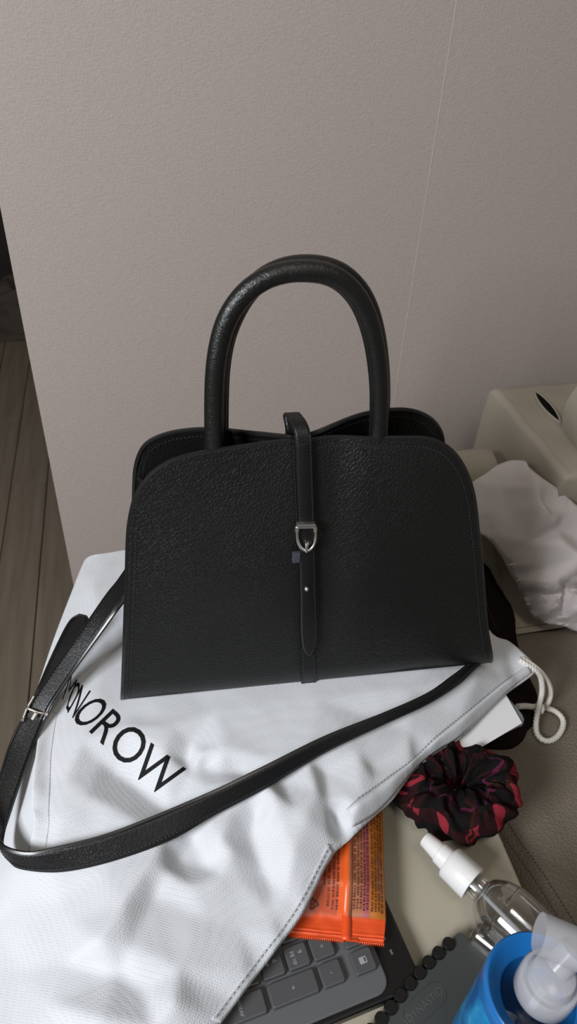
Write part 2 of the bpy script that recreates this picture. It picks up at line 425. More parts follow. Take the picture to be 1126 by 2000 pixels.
# dark cupboard and cloth pile in the room beyond the wall end
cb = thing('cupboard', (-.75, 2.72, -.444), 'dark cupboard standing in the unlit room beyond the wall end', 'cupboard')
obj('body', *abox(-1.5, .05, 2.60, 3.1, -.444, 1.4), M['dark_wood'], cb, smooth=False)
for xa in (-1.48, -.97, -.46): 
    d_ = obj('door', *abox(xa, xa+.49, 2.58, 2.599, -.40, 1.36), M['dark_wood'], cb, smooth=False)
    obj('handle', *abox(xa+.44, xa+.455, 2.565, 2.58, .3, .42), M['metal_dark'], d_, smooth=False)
def lump(name, c, rx, ry, rz, mat, amp=.25, seed=0, n=36, m_=20, parent=None):
    V = []; Fc = []
    for i in range(m_+1):
        th = pi/2*i/m_
        for k in range(n):
            a = 2*pi*k/n; d = Vector((sin(th)*cos(a), sin(th)*sin(a), cos(th)))
            q = 1+amp*noise.noise(d*2.2+Vector((seed, 0, 0)))+amp*.5*abs(noise.noise(d*5+Vector((seed, 3, 0))))
            V.append((c[0]+rx*d.x*q, c[1]+ry*d.y*q, c[2]+max(0, rz*d.z*q)))
    for i in range(m_):
        for k in range(n): Fc.append((i*n+k, i*n+(k+1) % n, (i+1)*n+(k+1) % n, (i+1)*n+k))
    return obj(name, V, Fc, mat, parent)
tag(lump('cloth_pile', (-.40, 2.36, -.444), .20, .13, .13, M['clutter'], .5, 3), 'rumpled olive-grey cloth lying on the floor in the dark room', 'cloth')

# ------------------------------------------------------------------ table and sofa
tb = thing('side_table', (.05, .25, -.444), 'beige topped side table under the white pouch and keyboard', 'table')
mod_bevel(obj('table_top', *prism_geo([(-.075, .02, 0), (.262, .02, 0), (.2665, .30, 0), (.270, .46, 0), (-.075, .46, 0)], Z, .018), M['table'], tb, smooth=False), .002)
for lx in (-.06, .245):
    for ly in (.04, .44): obj('leg', *abox(lx-.01, lx+.01, ly-.01, ly+.01, -.444, -.018), M['metal_dark'], tb, smooth=False)
sf = thing('sofa', (.7, .45, -.444), 'grey-beige leather sofa against the wall right of the handbag', 'sofa')
SZ = -.03
def surf_grid(name, P, nu, nv, mat, parent):   # P(u,v)->Vector
    V = [P(i/nu, j/nv) for j in range(nv+1) for i in range(nu+1)]
    Fc = [(j*(nu+1)+i, j*(nu+1)+i+1, (j+1)*(nu+1)+i+1, (j+1)*(nu+1)+i) for j in range(nv) for i in range(nu)]
    return obj(name, V, Fc, mat, parent), BVHTree.FromPolygons(V, Fc)
SX0, SX1 = .277, 1.25
def seatz(x, y):
    z = SZ
    z += .004*noise.noise(Vector((x*9, y*9, 1)))+.0018*noise.noise(Vector((x*32, y*22, 5)))
    z -= .018*exp(-max(0, x-SX0)/.010)
    z -= .02*exp(-max(0, y+.05)/.02)
    return z
SEAMY = .4935
def seat_seam(x): return SEAMY+.02*(x-.42)
def P1(u, v):
    x = SX0+(SX1-SX0)*u**1.6; y = -.05+(seat_seam(x)+.05)*(1-(1-v)**1.4)
    return Vector((x, y, seatz(x, y)-.006*exp(-(seat_seam(x)-y)/.004)))
seat, b_seat = surf_grid('seat_cushion', P1, 110, 110, M['sofa'], sf)
# back strip, rising into the low backrest
prof = [(0, 0), (.01, .004), (.04, .004), (.065, .010), (.085, .035), (.105, .075), (.120, .115), (.130, .138), (.142, .150), (.158, .153), (.172, .147), (.180, .13), (.184, .09), (.186, -.02)]
prof = spline([(a, b_, 0) for a, b_ in prof], 4)
def P2(u, v):
    x = SX0+(SX1-SX0)*u**1.6; k = v*(len(prof)-1); i = min(int(k), len(prof)-2); f = k-i
    a = prof[i][0]*(1-f)+prof[i+1][0]*f; h = prof[i][1]*(1-f)+prof[i+1][1]*f
    e = exp(-max(0, x-SX0)/.008)
    if x > .408: h = min(h, .012+max(0, h-.012)*max(0, 1-((x-.408)/.014)**2)) if x < .422 else min(h, .012)
    return Vector((x, seat_seam(x)+.0005+a*1.0, SZ-.004+h+.003*noise.noise(Vector((x*10, a*12, 7)))-.012*e))
back, b_back = surf_grid('backrest', P2, 160, 70, M['sofa_back'], sf)
obj('side_panel', *merge([abox(SX0+.002, SX1, -.04, .66, -.43, SZ-.026)]), M['sofa'], sf, smooth=False)
for lx, ly in ((.32, 0), (.32, .62), (1.2, 0), (1.2, .62)): obj('leg', *abox(lx-.02, lx+.02, ly-.02, ly+.02, -.444, -.43), M['metal_dark'], sf, smooth=False)
sb = [b_seat, b_back]
# stitch rows on the seat
rows = []
def onseat(x, y): return Vector((x, y, seatz(x, y)+.0003))
pa = [hit(sb, *q) for q in ((988, 1600), (1000, 1622), (1040, 1678), (1080, 1738), (1126, 1810))]
pts = [onseat(p.x, p.y) for p in resample(spline(pa, 6), step=.004)]
rows.append(dashes(pts, .0032, .6, .0006, .0006, lambda p: Z))
pb = [p+Vector((-.009, -.002, 0)) for p in pts]; rows.append(dashes([onseat(p.x, p.y) for p in pb], .0032, .6, .0005, .0004, lambda p: Z))
rows.append(dashes([Vector((x, seat_seam(x)+.006, SZ-.0005)) for x in np.linspace(.33, .7, 90)], .0032, .6, .0006, .0006, lambda p: Z))
tag(obj('stitching', *merge(rows), M['sofa_thread'], sf, smooth=False), kind='stuff')
# headrest block: top, left face towards the bag
def cushion(name, corners, z0, z1, mat, parent, puff=.008, nn=26, seed=0, rnd_=.012):
    c0, c1, c2, c3 = [Vector((*c, 0)) for c in corners]; V = []; Fc = []
    sx, sy = 1, 1
    def bil(u, v): return c0.lerp(c1, u).lerp(c3.lerp(c2, u), v)
    n = nn; g = []
    for i in range(n+1): g.append(.5-.5*cos(pi*i/n))
    idx = {}
    L1 = (c1-c0).length; L2 = (c3-c0).length
    rows_ = []
    for j in range(n+1):
        for i in range(n+1):
            u, v = g[i], g[j]; p = bil(u, v)
            d = min(u*L1, (1-u)*L1, v*L2, (1-v)*L2)
            k = min(1, d/rnd_); zt = z1-rnd_*(1-sqrt(max(0, 1-(1-k)**2)))
            zt += puff*(16*u*(1-u)*v*(1-v))**.6+.002*noise.noise(Vector((p.x*25, p.y*25, seed)))
            V.append(Vector((p.x, p.y, zt)))
    for j in range(n):
        for i in range(n): Fc.append((j*(n+1)+i, j*(n+1)+i+1, (j+1)*(n+1)+i+1, (j+1)*(n+1)+i))
    loop = [i for i in range(n+1)]+[(k+1)*(n+1)-1 for k in range(1, n+1)]+[n*(n+1)+i for i in range(n-1, -1, -1)]+[k*(n+1) for k in range(n-1, 0, -1)]
    cen = bil(.5, .5); steps = 8; prev = loop
    for s in range(1, steps+1):
        t = s/steps; cur = []
        for i in loop:
            p = V[i]; out = (Vector((p.x, p.y, 0))-cen).normalized()*puff*.8*sin(pi*t)
            cur.append(len(V)); V.append(Vector((p.x+out.x, p.y+out.y, p.z*(1-t)+z0*t)))
        for a in range(len(loop)):
            b2 = (a+1) % len(loop); Fc.append((prev[a], prev[b2], cur[b2], cur[a]))
        prev = cur
    Fc.append(tuple(prev))
    o = obj(name, V, Fc, mat, parent); return o, BVHTree.FromPolygons(V, Fc)
HZ = .15
h0 = at(957, 757, HZ); h1 = at(1140, 738, HZ); h3 = at(1135, 965, HZ)
h_near = at(1104, 932, HZ)
hd, b_hd = cushion('headrest', [(h0.x, h0.y), (h0.x+.33, h0.y+.01), (h0.x+.36, h_near.y+.01), (h_near.x, h_near.y)], -.02, HZ, M['sofa_back'], sf, .003, seed=2, rnd_=.007)
e0 = Vector((h0.x, h0.y, HZ)); e1 = Vector((h_near.x, h_near.y, HZ))
# seam welt beside the long left edge of the headrest
off = Vector((.008, 0, 0)); pts = [e0.lerp(e1, t)+off for t in np.linspace(.03, .97, 60)]
pts = [Vector((p.x, p.y, (b_hd.ray_cast(Vector((p.x, p.y, 1)), -Z)[0] or p).z+.0003)) for p in pts]
obj('seam_welt', *tube_geo(pts, .0009, 6), M['sofa_back'], hd)
s0 = hit([b_hd], 1044, 766); s1 = hit([b_hd], 1094, 828)
dd = (s1-s0).normalized(); sd = Z.cross(dd).normalized(); sp = []
for k in range(25):
    t = k/24; w = .0055*sin(pi*min(1, t*1.05))**.7+.0003; sp.append(s0.lerp(s1, t)+sd*w+Z*.0012)
for k in range(24, -1, -1):
    t = k/24; w = .0035*sin(pi*min(1, t*1.05))**.7+.0003; sp.append(s0.lerp(s1, t)-sd*w+Z*.0012)
obj('slot_shade', *prism_geo(sp, Z, .004), M['slot_shade'], hd, smooth=False)  # black slab on the closed top, painting the shade inside the slit
for q in (1, -1):
    obj('slot_lip', *tube_geo([s0.lerp(s1, t)+sd*q*(.0062*sin(pi*min(1, t*1.05))**.7+.0006)+Z*.0008 for t in np.linspace(0, 1, 20)], .0016, 8), M['sofa_back'], hd)
c0 = at(1112, 800, .21); 
cq, b_cq = cushion('back_cushion', [(c0.x+.040, c0.y+.05), (c0.x+.3, c0.y+.05), (c0.x+.3, c0.y-.06), (c0.x+.030, c0.y-.055)], .145, .235, M['sofa_back'], sf, .010, seed=5, rnd_=.02)
SOFA = [b_seat, b_back, b_hd]

# ------------------------------------------------------------------ white drawstring dust pouch
def A3(l): return [at(*q) for q in l]
OUT = [(172, 1088, .075), (210, 1080, .078), (300, 1070, .08), (600, 1060, .08), (880, 1100, .075), (952, 1227, .06), (995, 1253, .054), (1030, 1283, .048), (1043, 1300, .044), (1042, 1316, .040),
       (987, 1357, .04), (945, 1397, .04), (901, 1441, .042), (860, 1466, .043), (822, 1494, .045), (802, 1515, .045), (783, 1540, .045), (766, 1563, .045), (740, 1587, .045), (711, 1613, .045), (680, 1642, .046), (655, 1664, .047),
       (645, 1680, .046), (633, 1700, .045), (598, 1773, .040), (562, 1826, .036), (505, 1901, .032), (431, 2000, .030), (400, 2048, .030), (300, 2065, .036), (200, 2070, .040), (60, 2070, .035), (-45, 2060, .028), (-50, 1900, .022), (-45, 1800, .018), (-32, 1700, .016), (-18, 1610, .018),
       (0, 1530, .025), (22, 1475, .032), (40, 1430, .042), (67, 1360, .054), (104, 1250, .064), (142, 1150, .070), (158, 1110, .073)]
CT = [(250, 1400, .078), (420, 1388, .080), (620, 1365, .080), (800, 1345, .078), (930, 1325, .070), (200, 1200, .080), (180, 1140, .079), (600, 1200, .082), (900, 1200, .079), (400, 1150, .082), (930, 1270, .068),
      (985, 1330, .051), (900, 1400, .055), (850, 1440, .056), (804, 1483, .057), (765, 1510, .058), (730, 1530, .060), (705, 1546, .062), (683, 1565, .062), (672, 1585, .060),
      (638, 1572, .060), (650, 1600, .042), (664, 1612, .041), (676, 1606, .042), (686, 1600, .052), (690, 1582, .060), (720, 1570, .055),
      (645, 1640, .053), (636, 1665, .050), (615, 1700, .049), (590, 1755, .046), (540, 1828, .041), (480, 1905, .038), (415, 1990, .036),
      (82, 1410, .069), (72, 1470, .067), (66, 1540, .064), (70, 1600, .062), (60, 1660, .056),
      (45, 1490, .050), (36, 1560, .044), (22, 1640, .040), (40, 1668, .048),
      (140, 1330, .077), (118, 1400, .073), (100, 1480, .070), (84, 1560, .066), (190, 1370, .080), (160, 1450, .076),
      (250, 1420, .080), (320, 1470, .077), (130, 1520, .071), (195, 1485, .066), (225, 1510, .060), (262, 1535, .057), (335, 1590, .055),
      (170, 1555, .071), (215, 1575, .067), (120, 1600, .068), (180, 1620, .062), (110, 1640, .062),
      (372, 1450, .071), (366, 1490, .063), (374, 1515, .066), (392, 1475, .075), (340, 1420, .080), (420, 1510, .067), (400, 1495, .064), (465, 1508, .064), (440, 1465, .077), (480, 1535, .073), (400, 1535, .070),
      (540, 1523, .064), (630, 1508, .062), (728, 1500, .058), (600, 1478, .074), (700, 1470, .070), (800, 1430, .064), (620, 1548, .070), (540, 1490, .073),
      (526, 1540, .077), (535, 1575, .073), (552, 1612, .064), (575, 1580, .070), (500, 1590, .057), (492, 1640, .050), (512, 1700, .043), (530, 1730, .042), (455, 1580, .066), (450, 1660, .060),
      (600, 1600, .066), (570, 1660, .061), (600, 1690, .052), (560, 1740, .048), (530, 1780, .044), (470, 1720, .049), (470, 1820, .043),
      (345, 1600, .060), (400, 1595, .061), (342, 1680, .047), (405, 1695, .047), (378, 1640, .048), (318, 1640, .064), (430, 1640, .064), (375, 1730, .055), (320, 1700, .058), (430, 1710, .054),
      (290, 1690, .065), (240, 1765, .063), (192, 1838, .061), (300, 1750, .050), (400, 1790, .048), (250, 1850, .053), (140, 1800, .049), (100, 1700, .055), (120, 1760, .048), (60, 1760, .042), (200, 1700, .058),
      (196, 1990, .054), (280, 1935, .043), (340, 1960, .052), (230, 1900, .044), (300, 2010, .046), (350, 1890, .050), (40, 1900, .032), (100, 1960, .044), (130, 1880, .044), (-10, 1800, .026)]
JD = lambda x, y, b_: 0 if b_ else 0.0008*noise.noise(Vector((x*22, y*22, 2)))+.0003*noise.noise(Vector((x*60, y*60, 4)))
def skirtf(x, y):
    if x < -.085 or (y > .46 and x < .30): return .10
    return 0
dp = thing('drawstring_pouch', tuple(at(500, 1500, .0)), 'white nonwoven drawstring pouch with black lettering, spread under the handbag', 'pouch')
cloth, b_dust = drape('pouch_cloth', A3(OUT), A3(CT), .0028, M['dust'], dp, 3, JD, skirtf, .0009)
DU = [b_dust]
# hem: a second folded layer along the open edge
hem_px = [(431, 2000), (505, 1901), (562, 1826), (598, 1773), (633, 1700), (653, 1664)]
hin = [(413, 1990), (486, 1893), (544, 1818), (580, 1765), (617, 1694), (640, 1648)]
def strip_on(name, A_, B_, lift, mat, parent, n=60, m_=4, th=.0006):
    a = resample(spline(A_, 6), n=n); b_ = resample(spline(B_, 6), n=n); V = []
    for i in range(n):
        for j in range(m_+1):
            q = a[i].lerp(b_[i], j/m_); V.append(hit(DU, q.x, q.y, lift))
    Fc = [(i*(m_+1)+j, i*(m_+1)+j+1, (i+1)*(m_+1)+j+1, (i+1)*(m_+1)+j) for i in range(n-1) for j in range(m_)]
    return mod_solid(obj(name, V, Fc, mat, parent), th)
v3 = lambda l: [(a, b_, 0) for a, b_ in l]
strip_on('hem', v3([(x-1.5, y-1) for x, y in hem_px]), v3(hin), .0009, M['dust'], dp)
def bulge_strip(name, A_, B_, l0, amp, shape, n=90, m_=10, th=.0006):
    a = resample(spline(v3(A_), 6), n=n); b_ = resample(spline(v3(B_), 6), n=n); V = []
    for i in range(n):
        for j in range(m_+1):
            q = a[i].lerp(b_[i], j/m_); p = hit(DU, q.x, q.y, l0); V.append(p+Z*(amp(i/(n-1))*shape(j/m_)))
    Fc = [(i*(m_+1)+j, i*(m_+1)+j+1, (i+1)*(m_+1)+j+1, (i+1)*(m_+1)+j) for i in range(n-1) for j in range(m_)]
    return mod_solid(obj(name, V, Fc, M['dust'], dp), th)
bulge_strip('drawstring_channel', [(676, 1580), (696, 1562), (719, 1547), (765, 1514), (804, 1486), (850, 1442), (900, 1401), (985, 1332), (1028, 1300)],
            [(688, 1616), (706, 1607), (734, 1589), (764, 1559), (781, 1537), (820, 1493), (858, 1464), (899, 1438), (985, 1355), (1038, 1314)], .0007, lambda t: .0062*(1-t)**.5+.0015, lambda u: sin(pi*u)**.8)
bulge_strip('side_fold', [(90, 1392), (80, 1420), (73, 1480), (66, 1540), (64, 1580), (69, 1603), (61, 1640), (55, 1668)],
            [(112, 1392), (106, 1430), (100, 1480), (98, 1540), (96, 1580), (96, 1610), (92, 1640), (88, 1670)], .00015, lambda t: .006*sin(pi*min(1, .1+.9*t))+.001, lambda u: (1-u)**1.6, th=.00025)
st = [hit(DU, x+2.5, y+2, .0022) for x, y in [(p.x, p.y) for p in resample(spline(v3(hin), 6), n=80)]]
st2 = [hit(DU, x-1, y-1, .0016) for x, y in [(p.x, p.y) for p in resample(spline(v3([(696, 1562), (719, 1547), (765, 1514), (804, 1486), (850, 1441), (900, 1400), (985, 1331), (1025, 1312)]), 6), n=120)]]
tag(obj('hem_stitching', *merge([dashes(st, .0042, .62, .0011, .0004, lambda p: Z), dashes(st2, .0036, .62, .0007, .0004, lambda p: Z, .5)]), M['dust_thread'], dp, smooth=False), kind='stuff')
# printed lettering
O_ = (0, 1080); k_ = 2.681
letters = [('M', (121.5, 1365), (129.5, 1385), (139, 1312), (151, 1328)), ('O', (127, 1382), (134, 1394), (149, 1327), (160, 1339)), ('N', (131, 1391), (142, 1403), (160, 1337), (177, 1350))]
for ch, *q in (('O', (363, 860), (437, 928), (509, 738), (583, 806)), ('R', (465, 935), (540, 1008), (590, 815), (668, 880)), ('O', (553, 1032), (681, 1134), (669, 876), (797, 978)), ('W', (672, 1150), (858, 1290), (789, 992), (975, 1132))):
    letters.append((ch, *[(a/k_, b_/k_+1080) for a, b_ in q]))
for ch, BL, BR, TL, TR in letters:
    V, Fc = text_mesh(ch, 1.0, -.014 if ch == 'M' else 0.)
    bm = bmesh.new(); vs = [bm.verts.new(v) for v in V]
    for f in Fc:
        try: bm.faces.new([vs[i] for i in f])
        except Exception: pass
    bmesh.ops.triangulate(bm, faces=bm.faces[:])
    for _ in range(4):
        es = [e for e in bm.edges if e.calc_length() > .09]
        if not es: break
        bmesh.ops.subdivide_edges(bm, edges=es, cuts=1); bmesh.ops.triangulate(bm, faces=bm.faces[:])
    xs = [v.co.x for v in bm.verts]; ys = [v.co.y for v in bm.verts]; x0, x1, y0, y1 = min(xs), max(xs), min(ys), max(ys)
    P = []
    for v in bm.verts:
        u = (v.co.x-x0)/(x1-x0); w = (v.co.y-y0)/(y1-y0)
        px = (BL[0]*(1-u)+BR[0]*u)*(1-w)+(TL[0]*(1-u)+TR[0]*u)*w; py = (BL[1]*(1-u)+BR[1]*u)*(1-w)+(TL[1]*(1-u)+TR[1]*u)*w
        P.append(hit(DU, px, py, .0004))
    bm.verts.index_update()
    obj('printed_letter', P, [tuple(v.index for v in f.verts) for f in bm.faces], M['print'], dp, smooth=False)
    bm.free()

# ------------------------------------------------------------------ handbag
BA = Vector((-.037, .383, .0805)); TH = radians(-2.6); BD = Vector((cos(TH), sin(TH), 0)); BN = Vector((-sin(TH), cos(TH), 0))
def L3(s, t, h): return BA+BD*s+BN*t+Z*h
def tf(s, h):
    t = .176*h
    if h < .022: t += .007*(1-max(h, 0)/.022)**2
    t += -.0035*sin(pi*min(1, max(0, h/.23)))*(sin(pi*min(1, max(0, s/.325)))**2)
    t += .0030*exp(-((s-.172)/.016)**2)*min(1, h/.05)
    t += .0022*noise.noise(Vector((s*14, h*14, 3.3)))
    t += .006*exp(-((s-.148)/.05)**2)*(h/.23)**3
    return t
def tr(s, h):
    t = .12-.176*h-.026*exp(-((s-.15)/.045)**2)*(max(h, 0)/.22)**3
    t += .0015*noise.noise(Vector((s*12, h*12, 9.3)))
    return t
def bagfit(px, py, fn, it=40):
    t = .05; q = None
    for _ in range(it):
        p = onpl(px, py, BA+BN*t, BN)-BA; s, h = p.dot(BD), p.z; t2 = fn(s, h); t = t*.5+t2*.5; q = (s, h)
    return q
FPX = [(240, 1381), (242, 1290), (245, 1200), (248, 1110), (250, 1050), (254, 1015), (262, 980), (275, 953), (295, 928), (318, 911), (345, 898), (400, 885), (480, 873), (560, 863), (620, 859), (700, 857), (780, 857), (830, 858), (862, 868), (886, 886), (905, 912), (919, 945), (928, 985), (934, 1040), (944, 1150), (951, 1230), (957, 1306)]
FO = [bagfit(x, y, tf) for x, y in FPX]
FO[0] = (FO[0][0], 0.); FO[-1] = (FO[-1][0], 0.)
top_f = [(p.x, p.y) for p in resample(spline([(a, b_, 0) for a, b_ in FO], 8), step=.0022)]
RPX = [(263, 940), (265, 915), (270, 893), (280, 872), (298, 857), (330, 845), (365, 839), (400, 837), (440, 839), (480, 843), (520, 847), (560, 851), (585, 853), (610, 845), (650, 829), (690, 813), (730, 803), (765, 799), (790, 799), (815, 804), (838, 816), (853, 832), (861, 850), (863, 872)]
RO = [bagfit(x, y, tr) for x, y in RPX]
RO = [(0.004, 0.), (.011, .06), (.019, .12)]+RO+[(RO[-1][0]+.008, .15), (.300, .08), (.318, 0.)]
top_r = [(p.x, p.y) for p in resample(spline([(a, b_, 0) for a, b_ in RO], 8), step=.0022)]
bag = thing('handbag', tuple(L3(.16, .06, 0)), 'black grained leather structured handbag with two top handles and silver buckle strap', 'handbag')
def panel(name, outline, fn, sgn, mat, th=.0028):
    pts, tris = fill_poly(outline, .0040)
    V = [L3(s, fn(s, h), h) for s, h in pts]; n = len(V)
    V += [L3(s, fn(s, h)+sgn*th, h) for s, h in pts]
    Fc = list(tris)+[tuple(i+n for i in t[::-1]) for t in tris]
    # rim
    E = {}
    for t in tris:
        for a, b_ in ((t[0], t[1]), (t[1], t[2]), (t[2], t[0])):
            E[(min(a, b_), max(a, b_))] = E.get((min(a, b_), max(a, b_)), 0)+1
    for (a, b_), c_ in E.items():
        if c_ == 1: Fc.append((a, b_, b_+n, a+n))
    return obj(name, V, Fc, mat, bag)
pf = panel('front_panel', top_f, tf, 1, M['bag'])
pr = panel('rear_panel', top_r, tr, -1, M['bag'])
def edge_path(o_, fn, d): return [L3(s, fn(s, h)+d, h) for s, h in o_]
obj('edge_piping', *tube_geo(edge_path(top_f, tf, .0014), .0017, 8), M['bag_edge'], pf)
obj('edge_piping', *tube_geo(edge_path(top_r, tr, -.0014), .0020, 8), M['bag_edge'], pr)
def inset(outline, d):
    A_ = np.array(outline); n = len(A_); out = []
    for i in range(2, n-2):
        t = A_[min(i+2, n-1)]-A_[max(i-2, 0)]; t = t/np.linalg.norm(t); nn = np.array((t[1], -t[0]))
        out.append(tuple(A_[i]+nn*d))
    return out
ins = inset(top_f, .0058); insr = inset(top_r, .0058)
tag(obj('stitching', *dashes([L3(s, tf(s, h)-.0002, h) for s, h in ins], .0030, .62, .0008, .0007, lambda p: -BN, .25), M['thread'], pf, smooth=False), kind='stuff')
tag(obj('stitching', *dashes([L3(s, tr(s, h)-.0030, h) for s, h in insr], .0030, .62, .0008, .0007, lambda p: -BN, .25), M['thread'], pr, smooth=False), kind='stuff')
# groove line just inside the edge (turned edge)
ins2 = inset(top_f, .0032)
obj('edge_crease', *tube_geo([L3(s, tf(s, h)+.0001, h) for s, h in ins2], .0004, 5), M['bag_edge'], pf)
# side gussets
def edge_at(outline, h, left):
    A_ = [p for p in outline if (p[0] < .16) == left]
    return min(A_, key=lambda p: abs(p[1]-h))[0]
for left, hmax in ((True, .170), (False, .165)):
    V = []; nu, nv = 14, 40; sg = 1 if left else -1
    for j in range(nv+1):
        h = hmax*j/nv; sf_ = edge_at(top_f, h, left)+sg*.0018; sr_ = edge_at(top_r, h, left)+sg*.0018; a = tf(sf_, h)+.002; b_ = tr(sr_, h)-.002
        for i in range(nu+1):
            u = i/nu; fold = (1-abs(2*u-1))*(.004+.020*(h/hmax)); V.append(L3(sf_*(1-u)+sr_*u+sg*fold, a*(1-u)+b_*u, h))
    Fc = [(j*(nu+1)+i, j*(nu+1)+i+1, (j+1)*(nu+1)+i+1, (j+1)*(nu+1)+i) for j in range(nv) for i in range(nu)]
    g = mod_solid(obj('side_gusset', V, Fc, M['bag'], bag), .0018)
    obj('edge_piping', *tube_geo(V[-(nu+1):], .0013, 6), M['bag_edge'], g)
sL, sR = top_f[0][0], top_f[-1][0]
mod_bevel(obj('base', *box_geo(L3((sL+sR)/2, .0605, .002), BD, BN, Z, (sR-sL)/2-.001, .0535, .002), M['bag'], bag), .0015)
ip, it_ = [], []
obj('lining', *merge([(lambda V: (V, [(j*13+i, j*13+i+1, (j+1)*13+i+1, (j+1)*13+i) for j in range(8) for i in range(12)]))([L3(.03+.26*i/12, tf(.16, .12)+.004+(tr(.16, .12)-tf(.16, .12)-.008)*j/8, .120) for j in range(9) for i in range(13)])]), M['bag_in'], bag)
# centre band sewn on the front
def bandfit(px, py): return bagfit(px, py, tf)
def front_strip(name, Lp, Rp, d, th, mat, parent, n=70, m_=8, bulge=0., tip=None):
    """Lp, Rp lists of (s,h); strip standing d in front of the panel"""
    a = resample(spline([(s, h, 0) for s, h in Lp], 8), n=n); b_ = resample(spline([(s, h, 0) for s, h in Rp], 8), n=n); V = []
    for i in range(n):
        for j in range(m_+1):
            q = a[i].lerp(b_[i], j/m_); V.append(L3(q.x, tf(q.x, q.y)-d-bulge*sin(pi*j/m_), q.y))
    N_ = len(V)
    for v in V[:N_]: V.append(v+BN*th)
    Fc = []
    w = m_+1
    for i in range(n-1):
        for j in range(m_):
            q = (i*w+j, i*w+j+1, (i+1)*w+j+1, (i+1)*w+j); Fc.append(q); Fc.append(tuple(k+N_ for k in q[::-1]))
        for j in (0, m_): Fc.append((i*w+j, (i+1)*w+j, (i+1)*w+j+N_, i*w+j+N_))
    for i in (0, n-1):
        for j in range(m_): Fc.append((i*w+j, i*w+j+1, i*w+j+1+N_, i*w+j+N_))
    return obj(name, V, Fc, mat, parent), a, b_
bl = [bandfit(x, y) for x, y in ((568, 866), (571, 940), (575, 1018), (581, 1100), (585, 1200), (587, 1290), (588, 1345))]
br = [bandfit(x, y) for x, y in ((597, 866), (600, 940), (604, 1018), (609, 1100), (613, 1200), (615, 1290), (617, 1343))]
band, ba_, bb_ = front_strip('centre_band', bl, br, .0016, .0018, M['bag_smooth'], bag)
def edge_dash(a, b_, f, d):
    return [L3(p.x, tf(p.x, p.y)-d, p.y) for p in (x.lerp(y, f) for x, y in zip(a, b_))]
tag(obj('stitching', *merge([dashes(edge_dash(ba_, bb_, f, .0018), .0028, .6, .0007, .0006, lambda p: -BN, .25) for f in (.13, .87)]), M['thread'], band, smooth=False), kind='stuff')
# closing strap: from rear panel over the rims and down the front
lo = .0042
sl = [bandfit(x, y) for x, y in ((577, 864), (580, 940), (583, 1018), (585, 1075), (587, 1140), (588, 1215), (590, 1245), (594, 1262), (600, 1271))]
sr = [bandfit(x, y) for x, y in ((603.5, 864), (606, 940), (608.5, 1018), (610, 1075), (611.5, 1140), (613.5, 1215), (612.5, 1245), (608, 1262), (602, 1272))]
a = resample(spline([(s, h, 0) for s, h in sl], 8), n=110); b_ = resample(spline([(s, h, 0) for s, h in sr], 8), n=110)
rows_ = []
for i in range(110):
    L_ = []
    for j in range(9):
        q = a[i].lerp(b_[i], j/8); L_.append(L3(q.x, tf(q.x, q.y)-lo-.0006*sin(pi*j/8), q.y))
    rows_.append(L_)
sA, sB = a[0].x, b_[0].x; hT = a[0].y
ov = spline([(tf(sA, hT)-lo, hT, 0), (tf(sA, hT)-lo+.0035, hT+.0075, 0), (tf(sA, hT)+.006, hT+.0115, 0), (tf(sA, hT)+.014, hT+.0120, 0), (tf(sA, hT)+.022, hT+.010, 0), (tr(sA, hT-.006)+.0035, hT-.003, 0), (tr(sA, .19)+.004, .19, 0), (tr(sA, .16)+.003, .15, 0)], 5)
for (t, h, _) in ov[1:]:
    L_ = [L3(sA+(sB-sA)*j/8-.006*max(0, min(1, (t-.04)/.03)), t, h) for j in range(9)]; rows_.insert(0, L_)
V = [v for r_ in rows_ for v in r_]; nR = len(rows_)
Fc = [(i*9+j, i*9+j+1, (i+1)*9+j+1, (i+1)*9+j) for i in range(nR-1) for j in range(8)]
cs = obj('closing_strap', V, Fc, M['bag_smooth'], bag)
so = cs.modifiers.new('solid', 'SOLIDIFY'); so.thickness = .0022; so.offset = 0
tag(obj('stitching', *merge([dashes([r_[k].lerp(r_[k+g_], .15)-BN*.0013 for r_ in rows_[30:-4]], .0026, .6, .0007, .0006, lambda p: -BN, .3) for k, g_ in ((0, 1), (8, -1))]), M['thread'], cs, smooth=False), kind='stuff')
obj('edge_piping', *merge([tube_geo([r_[k]-BN*.0002 for r_ in rows_], .0011, 6) for k in (0, 8)]), M['bag_edge'], cs)
# silver D buckle
def BP(px, py, d): s, h = bagfit(px, py, lambda s_, h_: tf(s_, h_)-d); return L3(s, tf(s, h)-d, h)
bk_l = BP(578.5, 1026, .0075); bk_r = BP(615.5, 1025, .0075)
bkd = (bk_r-bk_l).normalized()
buckle = obj('buckle', *box_geo((bk_l+bk_r)/2, bkd, Z, bkd.cross(Z), (bk_r-bk_l).length/2, .0019, .0022), M['metal'], cs, smooth=False); mod_bevel(buckle, .0006)
U_ = [BP(x, y, .0075) for x, y in ((579.5, 1028), (579.5, 1040), (580.5, 1054), (585, 1066), (592, 1073), (598.5, 1075.5), (605, 1073), (611.5, 1066), (615.5, 1054), (616, 1040), (615, 1028))]
obj('frame', *tube_geo(resample(spline(U_, 6), n=60), .00115, 10), M['metal'], buckle)
for xx_ in (579.5, 615.3): obj('hinge', *tube_geo([BP(xx_, 1029, .0075), BP(xx_, 1038, .0075)], .0018, 10), M['metal'], buckle)
obj('prong', *tube_geo([BP(599, 1059, .0055), BP(598.5, 1063, .0085), BP(598, 1070, .0092), BP(598, 1078, .0085)], lambda t: .0015-.0005*t, 10), M['metal'], buckle)
